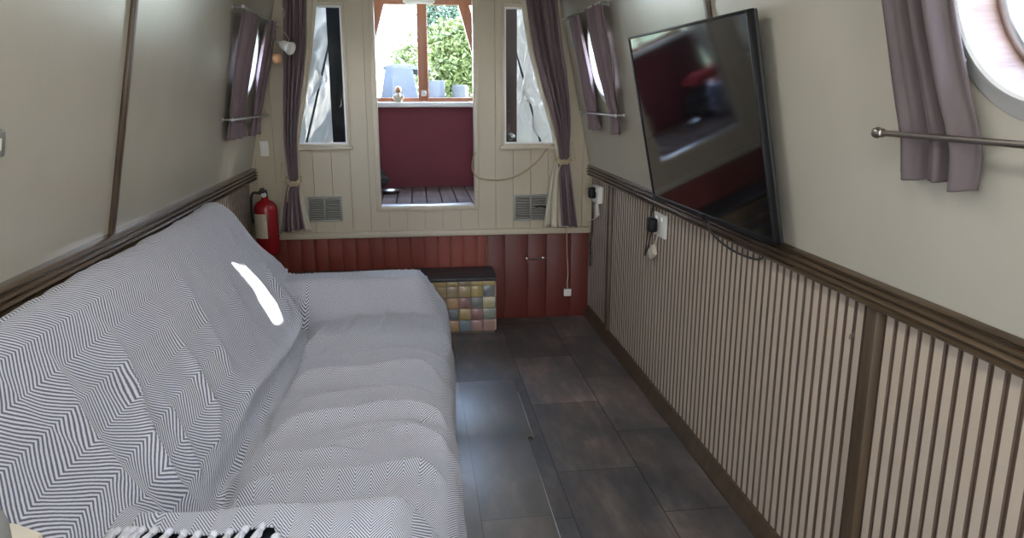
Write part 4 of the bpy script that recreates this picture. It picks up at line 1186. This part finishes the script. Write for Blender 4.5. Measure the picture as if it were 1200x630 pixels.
# ------------------------------------------------------------------ light
W = bpy.data.worlds.new('World'); bpy.context.scene.world = W; W.use_nodes = True
nt_ = W.node_tree; bg = nt_.nodes['Background']
tc = nt_.nodes.new('ShaderNodeTexCoord'); sp = nt_.nodes.new('ShaderNodeSeparateXYZ'); rp = nt_.nodes.new('ShaderNodeValToRGB')
nt_.links.new(tc.outputs['Generated'], sp.inputs[0]); nt_.links.new(sp.outputs['Z'], rp.inputs[0]); nt_.links.new(rp.outputs[0], bg.inputs[0])
e = rp.color_ramp.elements; e[0].position = 0; e[0].color = (.95, .97, 1, 1); e[1].position = .6; e[1].color = (.50, .68, 1.0, 1)
bg.inputs['Strength'].default_value = 18.0
sun = bpy.data.lights.new('Sun', 'SUN'); sun.energy = 26; sun.angle = math.radians(.6); sun.color = (1, .96, .9)
so = bpy.data.objects.new('Sun', sun); C.objects.link(so)
SD = Vector((-.568, 2.765, .667))-WR(3.69, 1.50, 0)
so.rotation_mode = 'QUATERNION'; so.rotation_quaternion = Vector((0, 0, -1)).rotation_difference(SD.normalized())
def area(name, loc, dirv, sx, sy, e_, col=(1, 1, 1)):
    l = bpy.data.lights.new(name, 'AREA'); l.shape = 'RECTANGLE'; l.size = sx; l.size_y = sy; l.energy = e_; l.color = col
    o = bpy.data.objects.new(name, l); C.objects.link(o); o.location = loc
    o.rotation_mode = 'QUATERNION'; o.rotation_quaternion = Vector((0, 0, -1)).rotation_difference(Vector(dirv).normalized()); return o
for y in (-1.2, .3, 1.8, 3.2):  # disk lights under the added lamps, giving the interior fill
    l = bpy.data.lights.new('Added fill glow', 'AREA'); l.shape = 'DISK'; l.size = .14; l.energy = 8.0 if y < 1 else (5.0 if y < 2 else 1.0); l.color = (1, .97, .92)
    o = bpy.data.objects.new('Added fill glow', l); C.objects.link(o); o.location = (.06, y, CEIL-.02)

# ------------------------------------------------------------------ camera
cam = bpy.data.cameras.new('Camera'); co = bpy.data.objects.new('Camera', cam); C.objects.link(co)
f = 870.0; vx, vy = (485-600)/f, (315-110)/f
cam.sensor_fit = 'HORIZONTAL'; cam.sensor_width = 36; cam.lens = 36*f/1200; cam.clip_start = .02; cam.clip_end = 400
fy = Vector((vx, vy, 1)).normalized(); wz = Vector((0, fy.z, -fy.y)).normalized()
wx = fy.cross(wz)
wx = -wx if wx.x < 0 else wx                       # rows: world axes in camera (right, up, forward)
right = Vector((wx[0], fy[0], wz[0])); up = Vector((wx[1], fy[1], wz[1])); fwd = Vector((wx[2], fy[2], wz[2]))
Rm = Matrix((right, up, -fwd)).transposed().to_4x4()
co.matrix_world = Matrix.Translation((0, 0, 1.35)) @ Rm
sc = bpy.context.scene; sc.camera = co
sc.view_settings.view_transform = 'Standard'; sc.view_settings.look = 'None'
sc.view_settings.gamma = 1; sc.view_settings.use_curve_mapping = False
sc.view_settings.exposure = 0.12
sc.cycles.max_bounces = 12; sc.cycles.transparent_max_bounces = 16
